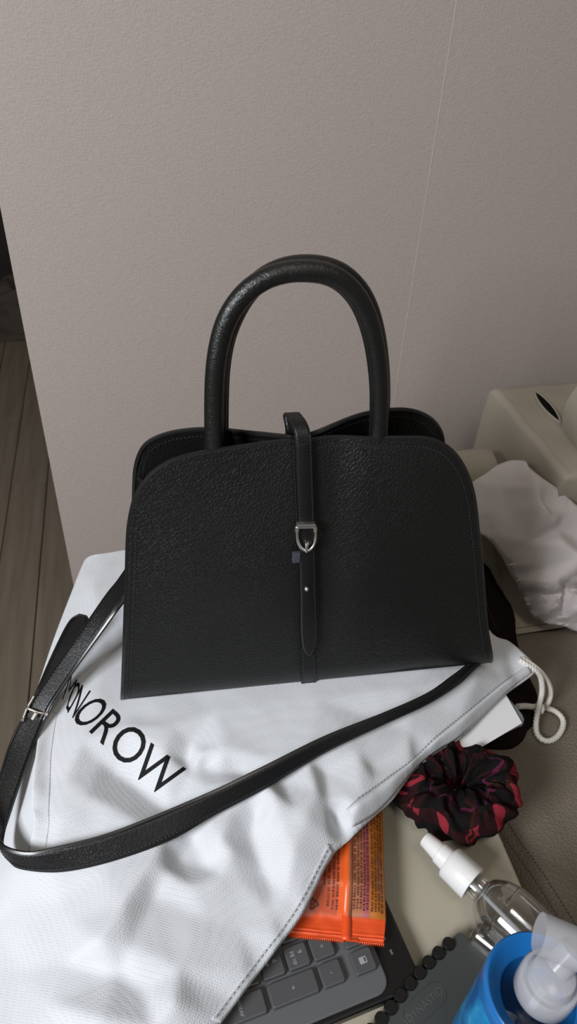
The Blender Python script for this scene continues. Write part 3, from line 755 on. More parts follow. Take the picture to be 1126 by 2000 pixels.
sp_ = BP(598, 1149, .006); obj('stud', *lathe_geo([(.0001, .0026), (.0009, .0024), (.0017, .0016), (.0019, .0008), (.0013, 0), (.0012, -.003)], sp_, -BN, 20), M['metal'], cs)
kp = BP(578, 1088, .0045); kl = obj('keeper_tab', *box_geo(kp, BD, Z, BN, .0030, .0044, .0022), M['tagm'], cs, smooth=False); mod_bevel(kl, .0006); kl['label'] = 'grey-blue folded tab beside the strap'
# handles
def hfit(pts, t0, k):
    out = []
    for x, y in pts:
        t = t0
        for _ in range(25):
            p = onpl(x, y, BA+BN*t, BN)-BA; t = t*.5+.5*(t0+k*(p.z-.22))
        out.append(L3(p.dot(BD), t, p.z))
    return out
hf = hfit([(418, 905), (417.5, 880), (417, 840), (417, 790), (419, 735), (425, 685), (437, 638), (456, 600), (484, 567), (520, 543), (560, 531), (600, 529), (640, 535), (673, 553), (700, 584), (718, 622), (730, 665), (737, 710), (740.5, 755), (740.5, 800), (739, 840), (737, 870)], .0475, .055)
hr = hfit([(428, 880), (427, 840), (427, 780), (429, 725), (436, 675), (450, 630), (475, 583), (510, 545), (550, 524), (592, 517), (635, 521), (672, 537), (702, 567), (722, 606), (735, 655), (742, 705), (745, 755), (744, 800), (738, 850), (733, 880)], .072, -.035)
for i, (hp, nm) in enumerate(((hf, 'front'), (hr, 'rear'))):
    ho = obj('handle', *tube_geo(resample(spline(hp, 6), n=110), .0066 if i == 0 else .0064, 20), M['handle'], bag)
    # inner seam ridge along the handle
    P = resample(spline(hp, 6), n=110); cen = sum((p for p in P), Vector())/len(P)
    rid = []
    for q in range(2, 108):
        T_ = (P[q+1]-P[q-1]).normalized(); inn = (cen-P[q]); inn = (inn-T_*inn.dot(T_)).normalized(); rid.append(P[q]+inn*.0064+Vector((0, 0, 0)))
    obj('seam_ridge', *tube_geo(rid, .0009, 6), M['bag_edge'], ho)
    for P_, P2_ in ((P[0], P[3]), (P[-1], P[-4])):
        fn = tf if i == 0 else tr; s_ = (P_-BA).dot(BD); sg = 1 if i == 0 else -1
        hh = .205 if i == 0 else .19
        obj('handle_tab', *box_geo(L3(s_, fn(s_, hh)+sg*.0050, hh), BD, Z, BN, .013, .012, .0015), M['bag_smooth'], bag)
# shoulder strap: two edges, each a path in space
U_E = [(250, 1108, .150), (230, 1137, .146), (209, 1163, .140), (164, 1228, .122), (120, 1290, .105), (75, 1356, .090), (58, 1384, .084), (45, 1405, .080), (22, 1453, .072), (4, 1510, .066), (-12, 1560, .062), (-18, 1600, .062), (-10, 1635, .064), (12, 1657, .067), (54, 1667, .069), (99, 1660, .071), (200, 1635, .074), (298, 1598, .077), (420, 1546, .083), (517, 1499, .087), (634, 1441, .090), (752, 1394, .091), (834, 1357, .089), (880, 1325, .0845), (905, 1306, .0812), (925, 1288, .0795)]
L_E = [(250, 1160, .148), (243, 1171, .144), (224, 1196, .138), (190, 1243, .122), (149, 1300, .105), (101, 1371, .088), (88, 1398, .081), (80, 1416, .077), (56, 1479, .068), (34, 1539, .061), (17, 1590, .055), (6, 1625, .052), (4, 1655, .051), (22, 1681, .053), (47, 1695, .055), (123, 1699, .058), (224, 1677, .062), (336, 1636, .067), (420, 1588, .072), (517, 1537, .076), (634, 1467, .080), (752, 1411, .0815), (834, 1373, .082), (892, 1336, .0815), (918, 1312, .0803), (940, 1292, .0790)]
ue = spline(A3(U_E), 8); le = spline(A3(L_E), 8)
V = []; nS = len(ue)
for i in range(nS):
    a, b_ = Vector(ue[i]), Vector(le[i])
    for j in range(7): V.append(a.lerp(b_, j/6))
Fc = [(i*7+j, i*7+j+1, (i+1)*7+j+1, (i+1)*7+j) for i in range(nS-1) for j in range(6)]
ss = obj('shoulder_strap', V, Fc, M['bag_smooth'], bag); so = ss.modifiers.new('solid', 'SOLIDIFY'); so.thickness = .0030; so.offset = 0
obj('edge_piping', *merge([tube_geo(ue, .0016, 6), tube_geo(le, .0016, 6)]), M['bag_edge'], ss)
def strapn(i): 
    a, b_ = Vector(ue[i]), Vector(le[i]); t = Vector(ue[min(i+1, nS-1)])-Vector(ue[max(i-1, 0)]); return t.cross(b_-a).normalized()
geo = []
for f in (.12, .88):
    for sgn in (1, -1):
        pts = [Vector(ue[i]).lerp(Vector(le[i]), f)+strapn(i)*.0016*sgn for i in range(nS)]
        geo.append(dashes(pts, .0030, .6, .0007, .0006, lambda p: strapn(min(range(0, nS, 3), key=lambda i: (Vector(ue[i])-p).length_squared))))
tag(obj('stitching', *merge(geo), M['thread'], ss, smooth=False), kind='stuff')
# strap tail running behind, with rounded end
tl = [(60, 1378, .082), (75, 1346, .088), (92, 1306, .092), (112, 1262, .098), (130, 1226, .102), (142, 1209, .104), (155, 1201, .105)]
tr_ = [(84, 1372, .080), (100, 1340, .086), (120, 1305, .091), (142, 1268, .096), (163, 1234, .100), (172, 1216, .102), (168, 1204, .104)]
ta, tb_ = spline(A3(tl), 8), spline(A3(tr_), 8); V = []
for a, b_ in zip(ta, tb_):
    for j in range(5): V.append(Vector(a).lerp(Vector(b_), j/4)+ray(100, 1300).normalized()*.004)
tail = obj('strap_tail', V, [(i*5+j, i*5+j+1, (i+1)*5+j+1, (i+1)*5+j) for i in range(len(ta)-1) for j in range(4)], M['bag_smooth'], bag)
so = tail.modifiers.new('solid', 'SOLIDIFY'); so.thickness = .0026; so.offset = 0
obj('edge_piping', *tube_geo([V[i*5] for i in range(len(ta))]+[V[i*5+4] for i in range(len(ta)-1, -1, -1)], .0015, 6), M['bag_edge'], tail)
# strap buckle
q = [at(44, 1405, .083), at(52, 1384, .086), at(66, 1360, .090)]
sbk = obj('strap_buckle', *tube_geo(q, .0013, 10), M['metal'], ss); sbk['label'] = 'silver buckle on the shoulder strap'
obj('bar', *tube_geo([at(100, 1375, .086), at(91, 1392, .082), at(78, 1414, .077)], .0013, 10), M['metal'], sbk)
obj('bar', *tube_geo([at(53, 1383, .087), at(75, 1392, .0855), at(90, 1394, .083)], .0011, 10), M['metal'], sbk)
for w_ in (at(44, 1406, .083), at(54, 1383, .087), at(89, 1394, .083)): obj('rivet', *lathe_geo([(.0001, .0019), (.0014, .0014), (.0019, 0), (.0014, -.0014), (.0001, -.0019)], w_, Z, 14), M['metal'], sbk)
pg = at(67, 1398, .086); pe = (at(72, 1390, .086)-at(63, 1405, .083)).normalized()
mod_bevel(obj('prong', *box_geo(pg, pe, pe.cross(-FW).normalized(), -FW, .0030, .0013, .0010), M['metal'], sbk, smooth=False), .0004)

# ------------------------------------------------------------------ keyboard with silicone cover
KV = Vector((cos(radians(8)), sin(radians(8)), 0)); KR = Vector((sin(radians(8)), -cos(radians(8)), 0))
K9 = at(580, 1865, .0205); K9.z = 0
def KP(v, r, z): p = K9+KV*v+KR*r; return Vector((p.x, p.y, z))
kb = thing('keyboard', tuple(KP(-.05, 0, 0)), 'black keyboard under a grey silicone cover, partly beneath the white pouch', 'keyboard')
PC, PR = .018, .019
def kbox(name, v0, v1, r0, r1, z0, z1, rad, mat, parent, bev=.0012, taper=0.):
    w, h = v1-v0, r1-r0; pl_ = rrect(w, h, rad)
    cv, cr = (v0+v1)/2, (r0+r1)/2
    top = [KP(cv+a*(1-taper), cr+b_*(1-taper), z1) for a, b_ in pl_]; bot = [KP(cv+a, cr+b_, z0) for a, b_ in pl_]; n = len(top)
    o = obj(name, top+bot, [tuple(range(n)), tuple(range(2*n-1, n-1, -1))]+[(i, (i+1) % n, n+(i+1) % n, n+i) for i in range(n)], mat, parent, smooth=False)
    return mod_bevel(o, bev)
kbox('body', -.170, PR*2+.0245+.0175, -.16, PC+.0265, .001, .0125, .006, M['kb'], kb, .002)
cov = kbox('silicone_cover', -.150, PR+.0245+.0125, -.145, PC+.0225, .0125, .0150, .010, M['cover'], kb, .001)
keys = {}
def key(v, r, w=1, h=1, dz=0):     # w: size along v (rows), h: along r (columns)
    hv, hr_ = PR*w/2-.0011, PC*h/2-.0011
    o = kbox('key', v-hv, v+hv, r-hr_, r+hr_, .0150, .0192+dz, .0020, M['key'], kb, .0008, .05)
    return o
def leg(ko, s, v, r, size, offset=0.):
    flat_text('key_legend', s, KP(v, r, .0193), KR, KV, Z, size, M['legend'], ko, offset)
k = key(0, 0); leg(k, '9', .0025, -.004 + .002, .0048); leg(k, 'pg up', -.0032, .0008, .0042)
k = key(-PR, 0); leg(k, '6', -PR+.0025, -.002, .0048); leg(k, '\u25b6', -PR-.0032, -.001, .0030)
k = key(-2*PR, 0); leg(k, '3', -2*PR+.0025, -.002, .0048)
k = key(PR, 0); leg(k, '*', PR, 0, .0055)
k = key(-PR*.5, PC, 2); leg(k, '+', -PR*.5, PC, .0050)
k = key(-PR*2.5, PC, 2); leg(k, 'enter', -PR*2.5, PC, .0048)
k = key(PR, PC); leg(k, '-', PR, PC, .0050)
k = key(PR+.0245, PC); 
obj('key_legend', *merge([prism_geo([KP(PR+.0245+a, PC+b_, .01945) for a, b_ in rrect(.0055, .0045, .0006)], Z, .0002)]), M['legend'], k, smooth=False)
obj('key_legend', *prism_geo([KP(PR+.0245+.0013+a, PC+b_, .0196) for a, b_ in rrect(.0012, .003, .0002)], Z, .0002), M['key'], k, smooth=False)
key(PR+.0245, 0); key(PR+.0245, -PC)
for j in range(1, 6):
    for i in range(-2, 2): key(i*PR, -PC*j-(.004 if j > 2 else 0))
flat_text('key_legend', 'o', KP(PR+.0245+.0225, PC-.010, .0127), KR, KV, Z, .0045, M['legend'], kb)
flat_text('key_legend', 'on', KP(PR+.0245+.0235, PC+.000, .0127), KR, KV, Z, .0035, M['legend'], kb)

# ------------------------------------------------------------------ snack packet
mt, nt, b = new_mat('orange_film', (.72, .10, .02), .34, .5)
c = coords(nt)
sx = N(nt, 'ShaderNodeSeparateXYZ'); nt.links.new(c, sx.inputs[0])
r = N(nt, 'ShaderNodeValToRGB'); r.color_ramp.interpolation = 'CONSTANT'
mr = N(nt, 'ShaderNodeMapRange'); mr.inputs['From Min'].default_value = -.040; mr.inputs['From Max'].default_value = .040; nt.links.new(sx.outputs['X'], mr.inputs['Value']); nt.links.new(mr.outputs[0], r.inputs[0])
cols = [(0, (.50, .085, .03)), (.50, (.78, .12, .02)), (.60, (.42, .15, .07)), (.735, (.42, .10, .11)), (.80, (.50, .16, .02))]
r.color_ramp.elements[0].position = 0; r.color_ramp.elements[0].color = (*cols[0][1], 1); r.color_ramp.elements[1].position = cols[1][0]; r.color_ramp.elements[1].color = (*cols[1][1], 1)
for p_, c_ in cols[2:]: e = r.color_ramp.elements.new(p_); e.color = (*c_, 1)
gt = N(nt, 'ShaderNodeMath', operation='GREATER_THAN'); gt.inputs[1].default_value = .017; nt.links.new(sx.outputs['Y'], gt.inputs[0])
mx = N(nt, 'ShaderNodeMix', data_type='RGBA'); mx.inputs[6].default_value = (.78, .085, .015, 1); nt.links.new(gt.outputs[0], mx.inputs[0]); nt.links.new(r.outputs[0], mx.inputs[7]); nt.links.new(mx.outputs[2], b.inputs['Base Color'])
M['film'] = mt
w0 = at(563, 1828, .0215); w1 = at(749, 1846, .0215); wr = at(735, 1600, .036)
WX = Vector((w1.x-w0.x, w1.y-w0.y, 0)).normalized(); WYv = Vector((-WX.y, WX.x, 0)); WO = Vector(((w0.x+w1.x)/2, (w0.y+w1.y)/2, 0)); WL = (w1-w0).length
snk = bpy.data.objects.new('snack_packet', None); COL.objects.link(snk); snk.location = WO; snk['_org'] = (0, 0, 0)
snk.rotation_euler = (0, 0, math.atan2(WX.y, WX.x)); tag(snk, 'orange foil snack packet with serrated end, lying on the keyboard', 'snack packet')
def wtop(x, y):
    hw = .0365; u = min(1, abs(x)/hw)
    k = min(1, max(0, (y-.012)/.028)); k = k*k*(3-2*k)
    z = .0212+.0125*k*(1-u**3.2)+.0006*noise.noise(Vector((x*120, y*120, 1)))*(1-k*.5)
    if y < .016: z += .00035*sin(y*2*pi/.0028)
    return z
nx, ny = 90, 70; V = []; Fc = []
WHL = WL/2
for j in range(ny+1):
    y = .115*(j/ny)**1.2
    for i in range(nx+1):
        u = -1+2*i/nx
        hw = .0368 if y > .018 else .0368+(WHL-.0368)*((.018-y)/.018)
        x = u*hw; yy = y
        if j == 0: yy = .0011*(1 if i % 2 else -1)
        if j == 0 and .18 < u < .48: yy += .003
        V.append(Vector((x, yy, wtop(x, y))))
    if j == 0: pass
for j in range(ny):
    for i in range(nx): Fc.append((j*(nx+1)+i, j*(nx+1)+i+1, (j+1)*(nx+1)+i+1, (j+1)*(nx+1)+i))
fm = obj('film', V, Fc, M['film'], snk); mod_solid(fm, .0003)
V2 = [Vector((v.x, v.y, min(v.z, .0212)-.0010)) for v in V]; obj('back_film', V2, Fc, M['film'], snk)
# centre fin seal
P = []
for j in range(41):
    y = .001+.11*j/40
    for x in (.004, .0075, .011): P.append(Vector((x, y, wtop(x, y)+.0005+(.0004 if x == .0075 else 0))))
mod_solid(obj('fin_seal', P, [(j*3+i, j*3+i+1, (j+1)*3+i+1, (j+1)*3+i) for j in range(40) for i in range(2)], M['film'], snk), .0003)
M['ink'] = new_mat('brown_ink', (.06, .012, .012), .5)[0]
rt = random.Random(7)
words = ['\uc6d0\uc7ac\ub8cc\uba85', '\ubc00\uac00\ub8e8', '\uc124\ud0d5', '\ud63c\ud569\uc81c\uc81c', '\uc815\uc81c\uc18c\uae08', '\ucf54\ucf54\uc544\ubd84\ub9d0', '\uc2dd\ubb3c\uc131\uc720\uc9c0', '\ud0c8\uc9c0\ubd84\uc720', '\ud3ec\uc7a5\uc7ac\uc9c8', '\ubc18\ud488', '\uad50\ud658', '\uc720\ud1b5\uae30\ud55c', '\ubcf4\uad00', '\uc601\uc591\uc815\ubcf4', '\uc9c1\uc0ac\uad11\uc120']
cols_x = [-.0105, -.0070, -.0035, -.0003, .0125, .0150, .0175, .0200, .0225, .0262, .0288, .0314, .0338]
for cx in cols_x:
    y0 = .019 if cx > -.004 and cx < .01 else (.021 if cx > 0 else .0215)
    s = ''
    while len(s) < 76: s += rt.choice(words)+rt.choice([' ', ', ', ' \u00b7 '])
    V, Fc = text_mesh(s, .0021, .00003)
    if not V: continue
    mxx = min(v[0] for v in V); Lx = max(v[0] for v in V)-mxx; sc_ = min(1, .085/Lx)
    if cx < -.009: y0 += .012
    P = [Vector((cx-.0008+(v[1]), y0+.085*1-(v[0]-mxx)*sc_ if True else 0, 0)) for v in V]
    P = [Vector((p.x, p.y, wtop(p.x, p.y)+.0003)) for p in P]
    obj('printed_text', P, Fc, M['ink'], fm, smooth=False)
def wtext(s, x, y, size, rot=-90):
    V, Fc = text_mesh(s, size, 0); a = radians(rot); mx_ = sum(v[0] for v in V)/len(V); my_ = sum(v[1] for v in V)/len(V)
    P = [(x+(v[0]-mx_)*cos(a)-(v[1]-my_)*sin(a), y+(v[0]-mx_)*sin(a)+(v[1]-my_)*cos(a)) for v in V]
    obj('printed_text', [Vector((p[0], p[1], wtop(*p)+.0003)) for p in P], Fc, M['ink'], fm, smooth=False)
wtext('OTHER', -.0245, .0220, .0030)
wtext('PP', -.0175, .0222, .0022)
geo = []
tri = [(-.0175+.0042*cos(radians(a)), .0222+.0042*sin(radians(a))) for a in (0, 120, 240)]
for i in range(3):
    a = Vector(tri[i]); b_ = Vector(tri[(i+1) % 3]); p0 = a.lerp(b_, .12); p1 = a.lerp(b_, .80); d_ = (b_-a).normalized(); n_ = Vector((-d_.y, d_.x))
    for pl_ in ([p0-n_*.0004, p1-n_*.0004, p1+n_*.0004, p0+n_*.0004], [p1-n_*.0011, p1+d_*.0015, p1+n_*.0011]):
        geo.append(([Vector((p.x, p.y, wtop(p.x, p.y)+.00035)) for p in pl_], [tuple(range(len(pl_)))]))
obj('recycling_mark', *merge(geo), M['ink'], fm, smooth=False)
ring = [(-.0300+.0038*cos(radians(a)), .0215+.0038*sin(radians(a))) for a in range(0, 360, 12)]
obj('round_mark', *tube_geo([Vector((p[0], p[1], wtop(*p)+.0002)) for p in ring], .00025, 5, True), M['ink'], fm)

# ------------------------------------------------------------------ notebook with disc binding
nc = at(898, 1815, .015); E1 = Vector((-.869, -.495, 0)); E2 = Vector((.495, -.869, 0))
def NP(a, b_, z): p = nc+E1*a+E2*b_; return Vector((p.x, p.y, z))
nb = thing('notebook', tuple(NP(.05, .05, 0)), 'dark grey disc-bound notebook on the beige table by the blue bottle', 'notebook')
def nplate(name, a0, a1, b0, b1, z0, z1, mat, r=.004):
    pl_ = rrect(a1-a0, b1-b0, r); ca, cb_ = (a0+a1)/2, (b0+b1)/2
    return mod_bevel(obj(name, *prism_geo([NP(ca+x, cb_+y, z1) for x, y in pl_], Z, z1-z0), mat, nb, smooth=False), .0006)
cov_n = nplate('cover', 0, .150, 0, .11, .0118, .0135, M['nb'])
nplate('pages', .003, .147, .004, .107, .0025, .0116, M['page'])
nplate('back_cover', 0, .150, 0, .11, .0008, .0023, M['nb'])
dl = [Vector(at(x/2.917+740, y/2.917+1580, .0155)) for x, y in ((398, 766), (341, 818), (286, 871), (232, 930), (178, 992), (122, 1060), (68, 1130), (14, 1195))]
dl += [dl[-1]+E1*.0105*k for k in (1, 2, 3)]
for c_ in dl:
    prof_ = [(.0001, .0012), (.0041, .0012), (.0045, .0008), (.0046, -.0006), (.0042, -.0120), (.0001, -.0120)]
    c2_ = c_+Vector((0, 0, 0)); c2_.z = .0145
    dk = obj('binding_disc', *lathe_geo(prof_, c2_-E2*.0002, Z, 24, cap=False), M['disc'], nb)
M['emboss'] = new_mat('emboss_highlight', (.115, .12, .12), .35)[0]  # paler than the cover: light on the raised lettering put into the colour
oc = at(829, 1961, .0135); oc = Vector((oc.x, oc.y, .0136)); ov_ = rrect(.0355, .0145, .0072, 10); od = (at(866, 1930, .0135)-at(798, 1992, .0135)).normalized(); on = Vector((-od.y, od.x, 0))
obj('embossed_oval', *tube_geo([oc+od*a+on*b_ for a, b_ in ov_], .0003, 6, True), M['nb'], cov_n)
flat_text('embossed_text', 'DYNASTIO', oc+Z*.0001, od, on, Z, .0068, M['emboss'], cov_n, -.0001)

# ------------------------------------------------------------------ clear spray bottle lying on the table
AX = Vector((.508, -.861, .0)); ax0 = at(838, 1646, .024)
sb_ = thing('spray_bottle', (ax0.x, ax0.y, 0), 'clear plastic spray bottle with ribbed white nozzle, lying on the beige table', 'bottle')
nz_ = obj('nozzle', *lathe_geo([(.0001, -.005), (.0055, -.005), (.0062, -.004), (.0075, .008), (.0078, .010), (.0088, .0105), (.0092, .018), (.0095, .022)], ax0, AX, 40, False), M['wplast'], sb_)
obj('collar', *lathe_geo([(.0085, .0195), (.0118, .0195), (.0130, .0208), (.0136, .042), (.0132, .0428), (.010, .0428)], ax0, AX, 120, False, ribs=(.0205, .0425, .016)), M['wplast'], sb_)
bp = [(.0096, .041), (.0096, .049), (.0105, .051), (.0150, .0535), (.0195, .060), (.0225, .069), (.0236, .079), (.0236, .145), (.0225, .151), (.019, .153), (.0001, .151)]
bp = [(p[0], p[1]) for p in spline([(a, b_, 0) for a, b_ in bp], 4)]
obj('bottle_body', *lathe_geo(bp+[(max(.0001, r_-.0009), h_-.0003) for r_, h_ in bp[::-1]], ax0, AX, 56, False), M['clear'], sb_)
obj('dip_tube', *tube_geo([ax0+AX*t+Vector((0, 0, -.10*(t-.04))) for t in np.linspace(.040, .145, 20)], .0019, 10), M['milky2'], sb_)
# clear overcap beside it
c0_ = at(925, 1815, .0135); ax2 = Vector((.62, -.78, 0))
oc_ = obj('clear_cap', *lathe_geo([(.0001, 0), (.0105, 0), (.0122, .0015), (.0126, .004), (.0128, .045), (.0120, .045), (.0115, .004), (.0001, .002)], Vector((c0_.x, c0_.y, .0142)), ax2, 48, False), M['clear'])
tag(oc_, 'small clear plastic cap lying between notebook and spray bottle', 'cap')

# ------------------------------------------------------------------ blue pump bottle
PB = Vector((.187, .109, .0140)); TZ = .140-.014
pb_ = thing('pump_bottle', tuple(PB), 'large blue labelled bottle with translucent pump head, in the foreground corner', 'bottle')
body = [(.0001, 0), (.027, 0), (.0305, .003), (.0310, .010), (.0310, TZ-.012)]
obj('bottle_label', *lathe_geo(body, PB, Z, 72, False), M['label'], pb_)
obj('blue_rim', *lathe_geo([(.0311, TZ-.013), (.0314, TZ-.004), (.0308, TZ-.0006), (.0296, TZ+.0004), (.0278, TZ-.0008), (.0262, TZ-.004), (.0215, TZ-.0075), (.0205, TZ-.010)], PB, Z, 72, False), M['blue'], pb_)
obj('shoulder', *lathe_geo([(.0206, TZ-.0095), (.0170, TZ-.006), (.0125, TZ-.001), (.0118, TZ+.002)], PB, Z, 64, False), M['clear'], pb_)
obj('inner_wall', *lathe_geo([(.0205, TZ-.010), (.0200, TZ-.05), (.0190, TZ-.09), (.0001, TZ-.095)], PB, Z, 64, False), M['blue'], pb_)
PC_ = PB+Vector((.0, .0, 0))
obj('pump_collar', *lathe_geo([(.0118, TZ-.001), (.0150, TZ-.0005), (.0158, TZ+.001), (.0156, TZ+.016), (.0148, TZ+.0172), (.0110, TZ+.0175)], PC_, Z, 72, False), M['milky2'], pb_)
obj('pump_dome', *lathe_geo([(.0128, TZ+.0175), (.0126, TZ+.021), (.0110, TZ+.0245), (.0070, TZ+.0262), (.0001, TZ+.0268)], PC_, Z, 56, False), M['milky2'], pb_)
obj('dip_tube', *tube_geo([PC_+Vector((0, 0, TZ-.002)), PC_+Vector((-.012, -.008, TZ-.06)), PC_+Vector((-.014, -.010, .01))], .0025, 12), M['milky2'], pb_)
s0 = at(1052, 1822, .180); s1 = at(1160, 1868, .176)
obj('spout', *tube_geo(resample([s0, s1], n=14), lambda t: .0105, 28), M['milky'], pb_)
obj('spout_stem', *tube_geo([PC_+Vector((0.002, .002, TZ+.024)), Vector((s0.x*.35+s1.x*.65, s0.y*.35+s1.y*.65, .172))], .0075, 20), M['milky'], pb_)

# ------------------------------------------------------------------ card, grey plate, garment, scrunchie, tissue, cord
gp = obj('grey_plate', *prism_geo([at(x, y, .033) for x, y in ((880, 1380), (960, 1340), (988, 1356), (1003, 1374), (1020, 1394), (1024, 1404), (1022, 1412), (1015, 1414), (960, 1440), (900, 1445))], Z, .006), M['plate'], smooth=False); mod_bevel(gp, .0015)
tag(gp, 'blue-grey flat plastic case peeking out beneath the white card', 'case')
cdp = [at(x, y, .0345) for x, y in ((880, 1400), (985, 1353), (1019, 1412), (924, 1468), (880, 1470))]
tag(obj('card', *prism_geo(cdp, Z, .0008), M['card'], smooth=False), 'plain white card sticking out under the pouch edge beside the cord', 'card')
def gj(seed, a1, a2):
    return lambda x, y, b_: a1*abs(noise.noise(Vector((x*38, y*38, seed))))+a2*noise.noise(Vector((x*95, y*95, seed+3)))
TBL = BVHTree.FromPolygons([Vector(v) for v in ((-.1, 0, 0), (.2665, 0, 0), (.2700, .46, 0), (-.1, .46, 0))], [(0, 1, 2, 3)])
GB = SOFA+[TBL]
g_out = [(925, 1095), (950, 1105), (960, 1122), (972, 1143), (985, 1165), (997, 1183), (1004, 1205), (1007, 1240), (1013, 1268), (1024, 1300), (1034, 1325), (1046, 1350), (1051, 1378), (1047, 1405), (1030, 1425), (1022, 1442), (1000, 1458), (970, 1460), (945, 1456), (925, 1440), (900, 1400), (895, 1300), (900, 1200)]
def gl(x, y, k): 
    p = hit(GB, x, y, k); p.z = max(p.z, SZ+.004); return p
g_ct = [gl(x, y, k) for x, y, k in ((960, 1180, .016), (975, 1230, .014), (985, 1290, .018), (1000, 1340, .012), (1010, 1380, .018), (1000, 1420, .016), (1025, 1395, .010), (960, 1400, .014), (950, 1330, .016), (940, 1250, .014), (990, 1210, .008), (940, 1150, .012), (980, 1440, .012))]
gm, b_gm = drape('garment', [gl(x, y, .005) for x, y in g_out], g_ct, .0035, M['cloth'], None, 2, gj(4, .004, .001), lambda x, y: .006, .001)
tag(gm, 'dark brown-black crumpled garment on the sofa behind the handbag corner', 'garment')
pt = [hit(GB+[b_gm], x, y, .0012) for x, y in ((948, 1170), (955, 1195), (966, 1222), (978, 1250), (990, 1285))]
M['seam_th'] = new_mat('garment_seam', (.03, .022, .02), .8)[0]
obj('seam_line', *tube_geo(spline([p-Vector(gm.location) for p in pt], 5), .0004, 5), M['seam_th'], gm)
# tissue paper bundle
t_out = [(905, 960, .100), (923, 941, .108), (951, 923, .115), (970, 909, .121), (994, 900, .125), (1012, 899, .127), (1026, 902, .128), (1034, 914, .128), (1060, 935, .124), (1081, 949, .122), (1104, 968, .130), (1126, 987, .135), (1165, 1015, .140), (1185, 1120, .08), (1165, 1235, -.018), (1126, 1231, -.022), (1116, 1228, -.022), (1095, 1222, -.022), (1073, 1219, -.022), (1055, 1211, -.022), (1041, 1205, -.022), (1030, 1185, -.018), (1017, 1158, -.012), (1005, 1135, -.005), (994, 1115, .002), (980, 1088, .012), (968, 1070, .018), (957, 1057, .024), (945, 1047, .030), (930, 1036, .036), (905, 1010, .050)]
TN_ = Vector((-.18, -.79, .585)).normalized(); TP_ = Vector((.42, .488, -.020))
def tk(x, y): return .030*min(1, max(0, (x-1005)/45))*min(1, max(0, (1110-y)/90))
t_out = [onpl(q[0], q[1], TP_+TN_*(.002+tk(q[0], q[1])), TN_) for q in t_out]
def tz(py): return .128-.150*(min(1, max(0, (py-900)/310)))**1.15
t_ct = [onpl(x, y, TP_+TN_*(.004+k*.9+tk(x, y)), TN_) for x, y, k in ((980, 950, .012), (1010, 930, .012), (1000, 1000, .020), (1030, 1060, .028), (1060, 1110, .034), (960, 1000, .010), (980, 1050, .012), (1010, 1105, .020), (1030, 1150, .018), (1045, 935, .008), (1068, 990, .030), (1100, 1060, .036), (1050, 950, .010), (1085, 1012, .020), (1100, 1000, .006), (1055, 985, .004), (1085, 1035, .010), (1120, 1050, .008), (1140, 1090, .044),
        (1055, 1180, .016), (1070, 1150, .032), (1085, 1135, .040), (1100, 1142, .020), (1120, 1128, .038), (1095, 1165, .030), (1110, 1175, .012), (1085, 1192, .010), (1120, 1195, .024), (1100, 1207, .014), (1075, 1172, .012), (1062, 1197, .012), (1140, 1170, .03), (1140, 1208, .010), (1045, 1140, .034), (1120, 1155, .012))]
def tj(x, y, b_):
    return 0
tp, b_tp = drape('tissue_bundle', t_out, t_ct, .0030, M['tissue'], None, 3, tj, None, .0004, rot=radians(-45))
bmx = tp.data
for v in bmx.vertices:
    p = v.co; w = Vector((-.1, -.6, .8)); k = max(0, min(1, (.065-p.z)/.03))*max(0, min(1, (p.x-.395)/.02))
    k = .05+.95*k
    d1 = noise.voronoi(Vector((p.x*34, p.y*34, p.z*30)))[0]; d2 = noise.voronoi(Vector((p.x*75+3, p.y*60, p.z*70)))[0]
    q = .020*(d1[1]-d1[0])+.008*(d2[1]-d2[0])
    v.co = p+w*k*(q-.006)
try: tp.data.set_sharp_from_angle(angle=radians(24))
except Exception: pass
tag(tp, 'crumpled white tissue paper bundle lying on the sofa right of the handbag', 'tissue paper')
# plaid scrunchie
mt, nt, b = new_mat('plaid_velvet', (.01, .008, .008), .9, .1)
uv = N(nt, 'ShaderNodeUVMap'); uv.uv_map = 'UVMap'; sx = N(nt, 'ShaderNodeSeparateXYZ'); nt.links.new(uv.outputs[0], sx.inputs[0])
def band_(out, freq, lo_, hi_):
    a = N(nt, 'ShaderNodeMath', operation='MULTIPLY'); a.inputs[1].default_value = freq; nt.links.new(out, a.inputs[0])
    f = N(nt, 'ShaderNodeMath', operation='FRACT'); nt.links.new(a.outputs[0], f.inputs[0])
    g = N(nt, 'ShaderNodeMath', operation='GREATER_THAN'); g.inputs[1].default_value = lo_; nt.links.new(f.outputs[0], g.inputs[0])
    l = N(nt, 'ShaderNodeMath', operation='LESS_THAN'); l.inputs[1].default_value = hi_; nt.links.new(f.outputs[0], l.inputs[0])
    m2 = N(nt, 'ShaderNodeMath', operation='MULTIPLY'); nt.links.new(g.outputs[0], m2.inputs[0]); nt.links.new(l.outputs[0], m2.inputs[1]); return m2.outputs[0]
def mixn(fac, a, b_):
    x = N(nt, 'ShaderNodeMix', data_type='RGBA'); nt.links.new(fac, x.inputs[0])
    for i_, v in ((6, a), (7, b_)):
        if isinstance(v, tuple): x.inputs[i_].default_value = (*v, 1)
        else: nt.links.new(v, x.inputs[i_])
    return x.outputs[2]
bu = band_(sx.outputs['X'], 11, .1, .48); bv = band_(sx.outputs['Y'], 2, .0, .30); tn = band_(sx.outputs['X'], 5, .72, .76); tn2 = band_(sx.outputs['Y'], 2, .5, .53)
both = N(nt, 'ShaderNodeMath', operation='MULTIPLY'); nt.links.new(bu, both.inputs[0]); nt.links.new(bv, both.inputs[1])
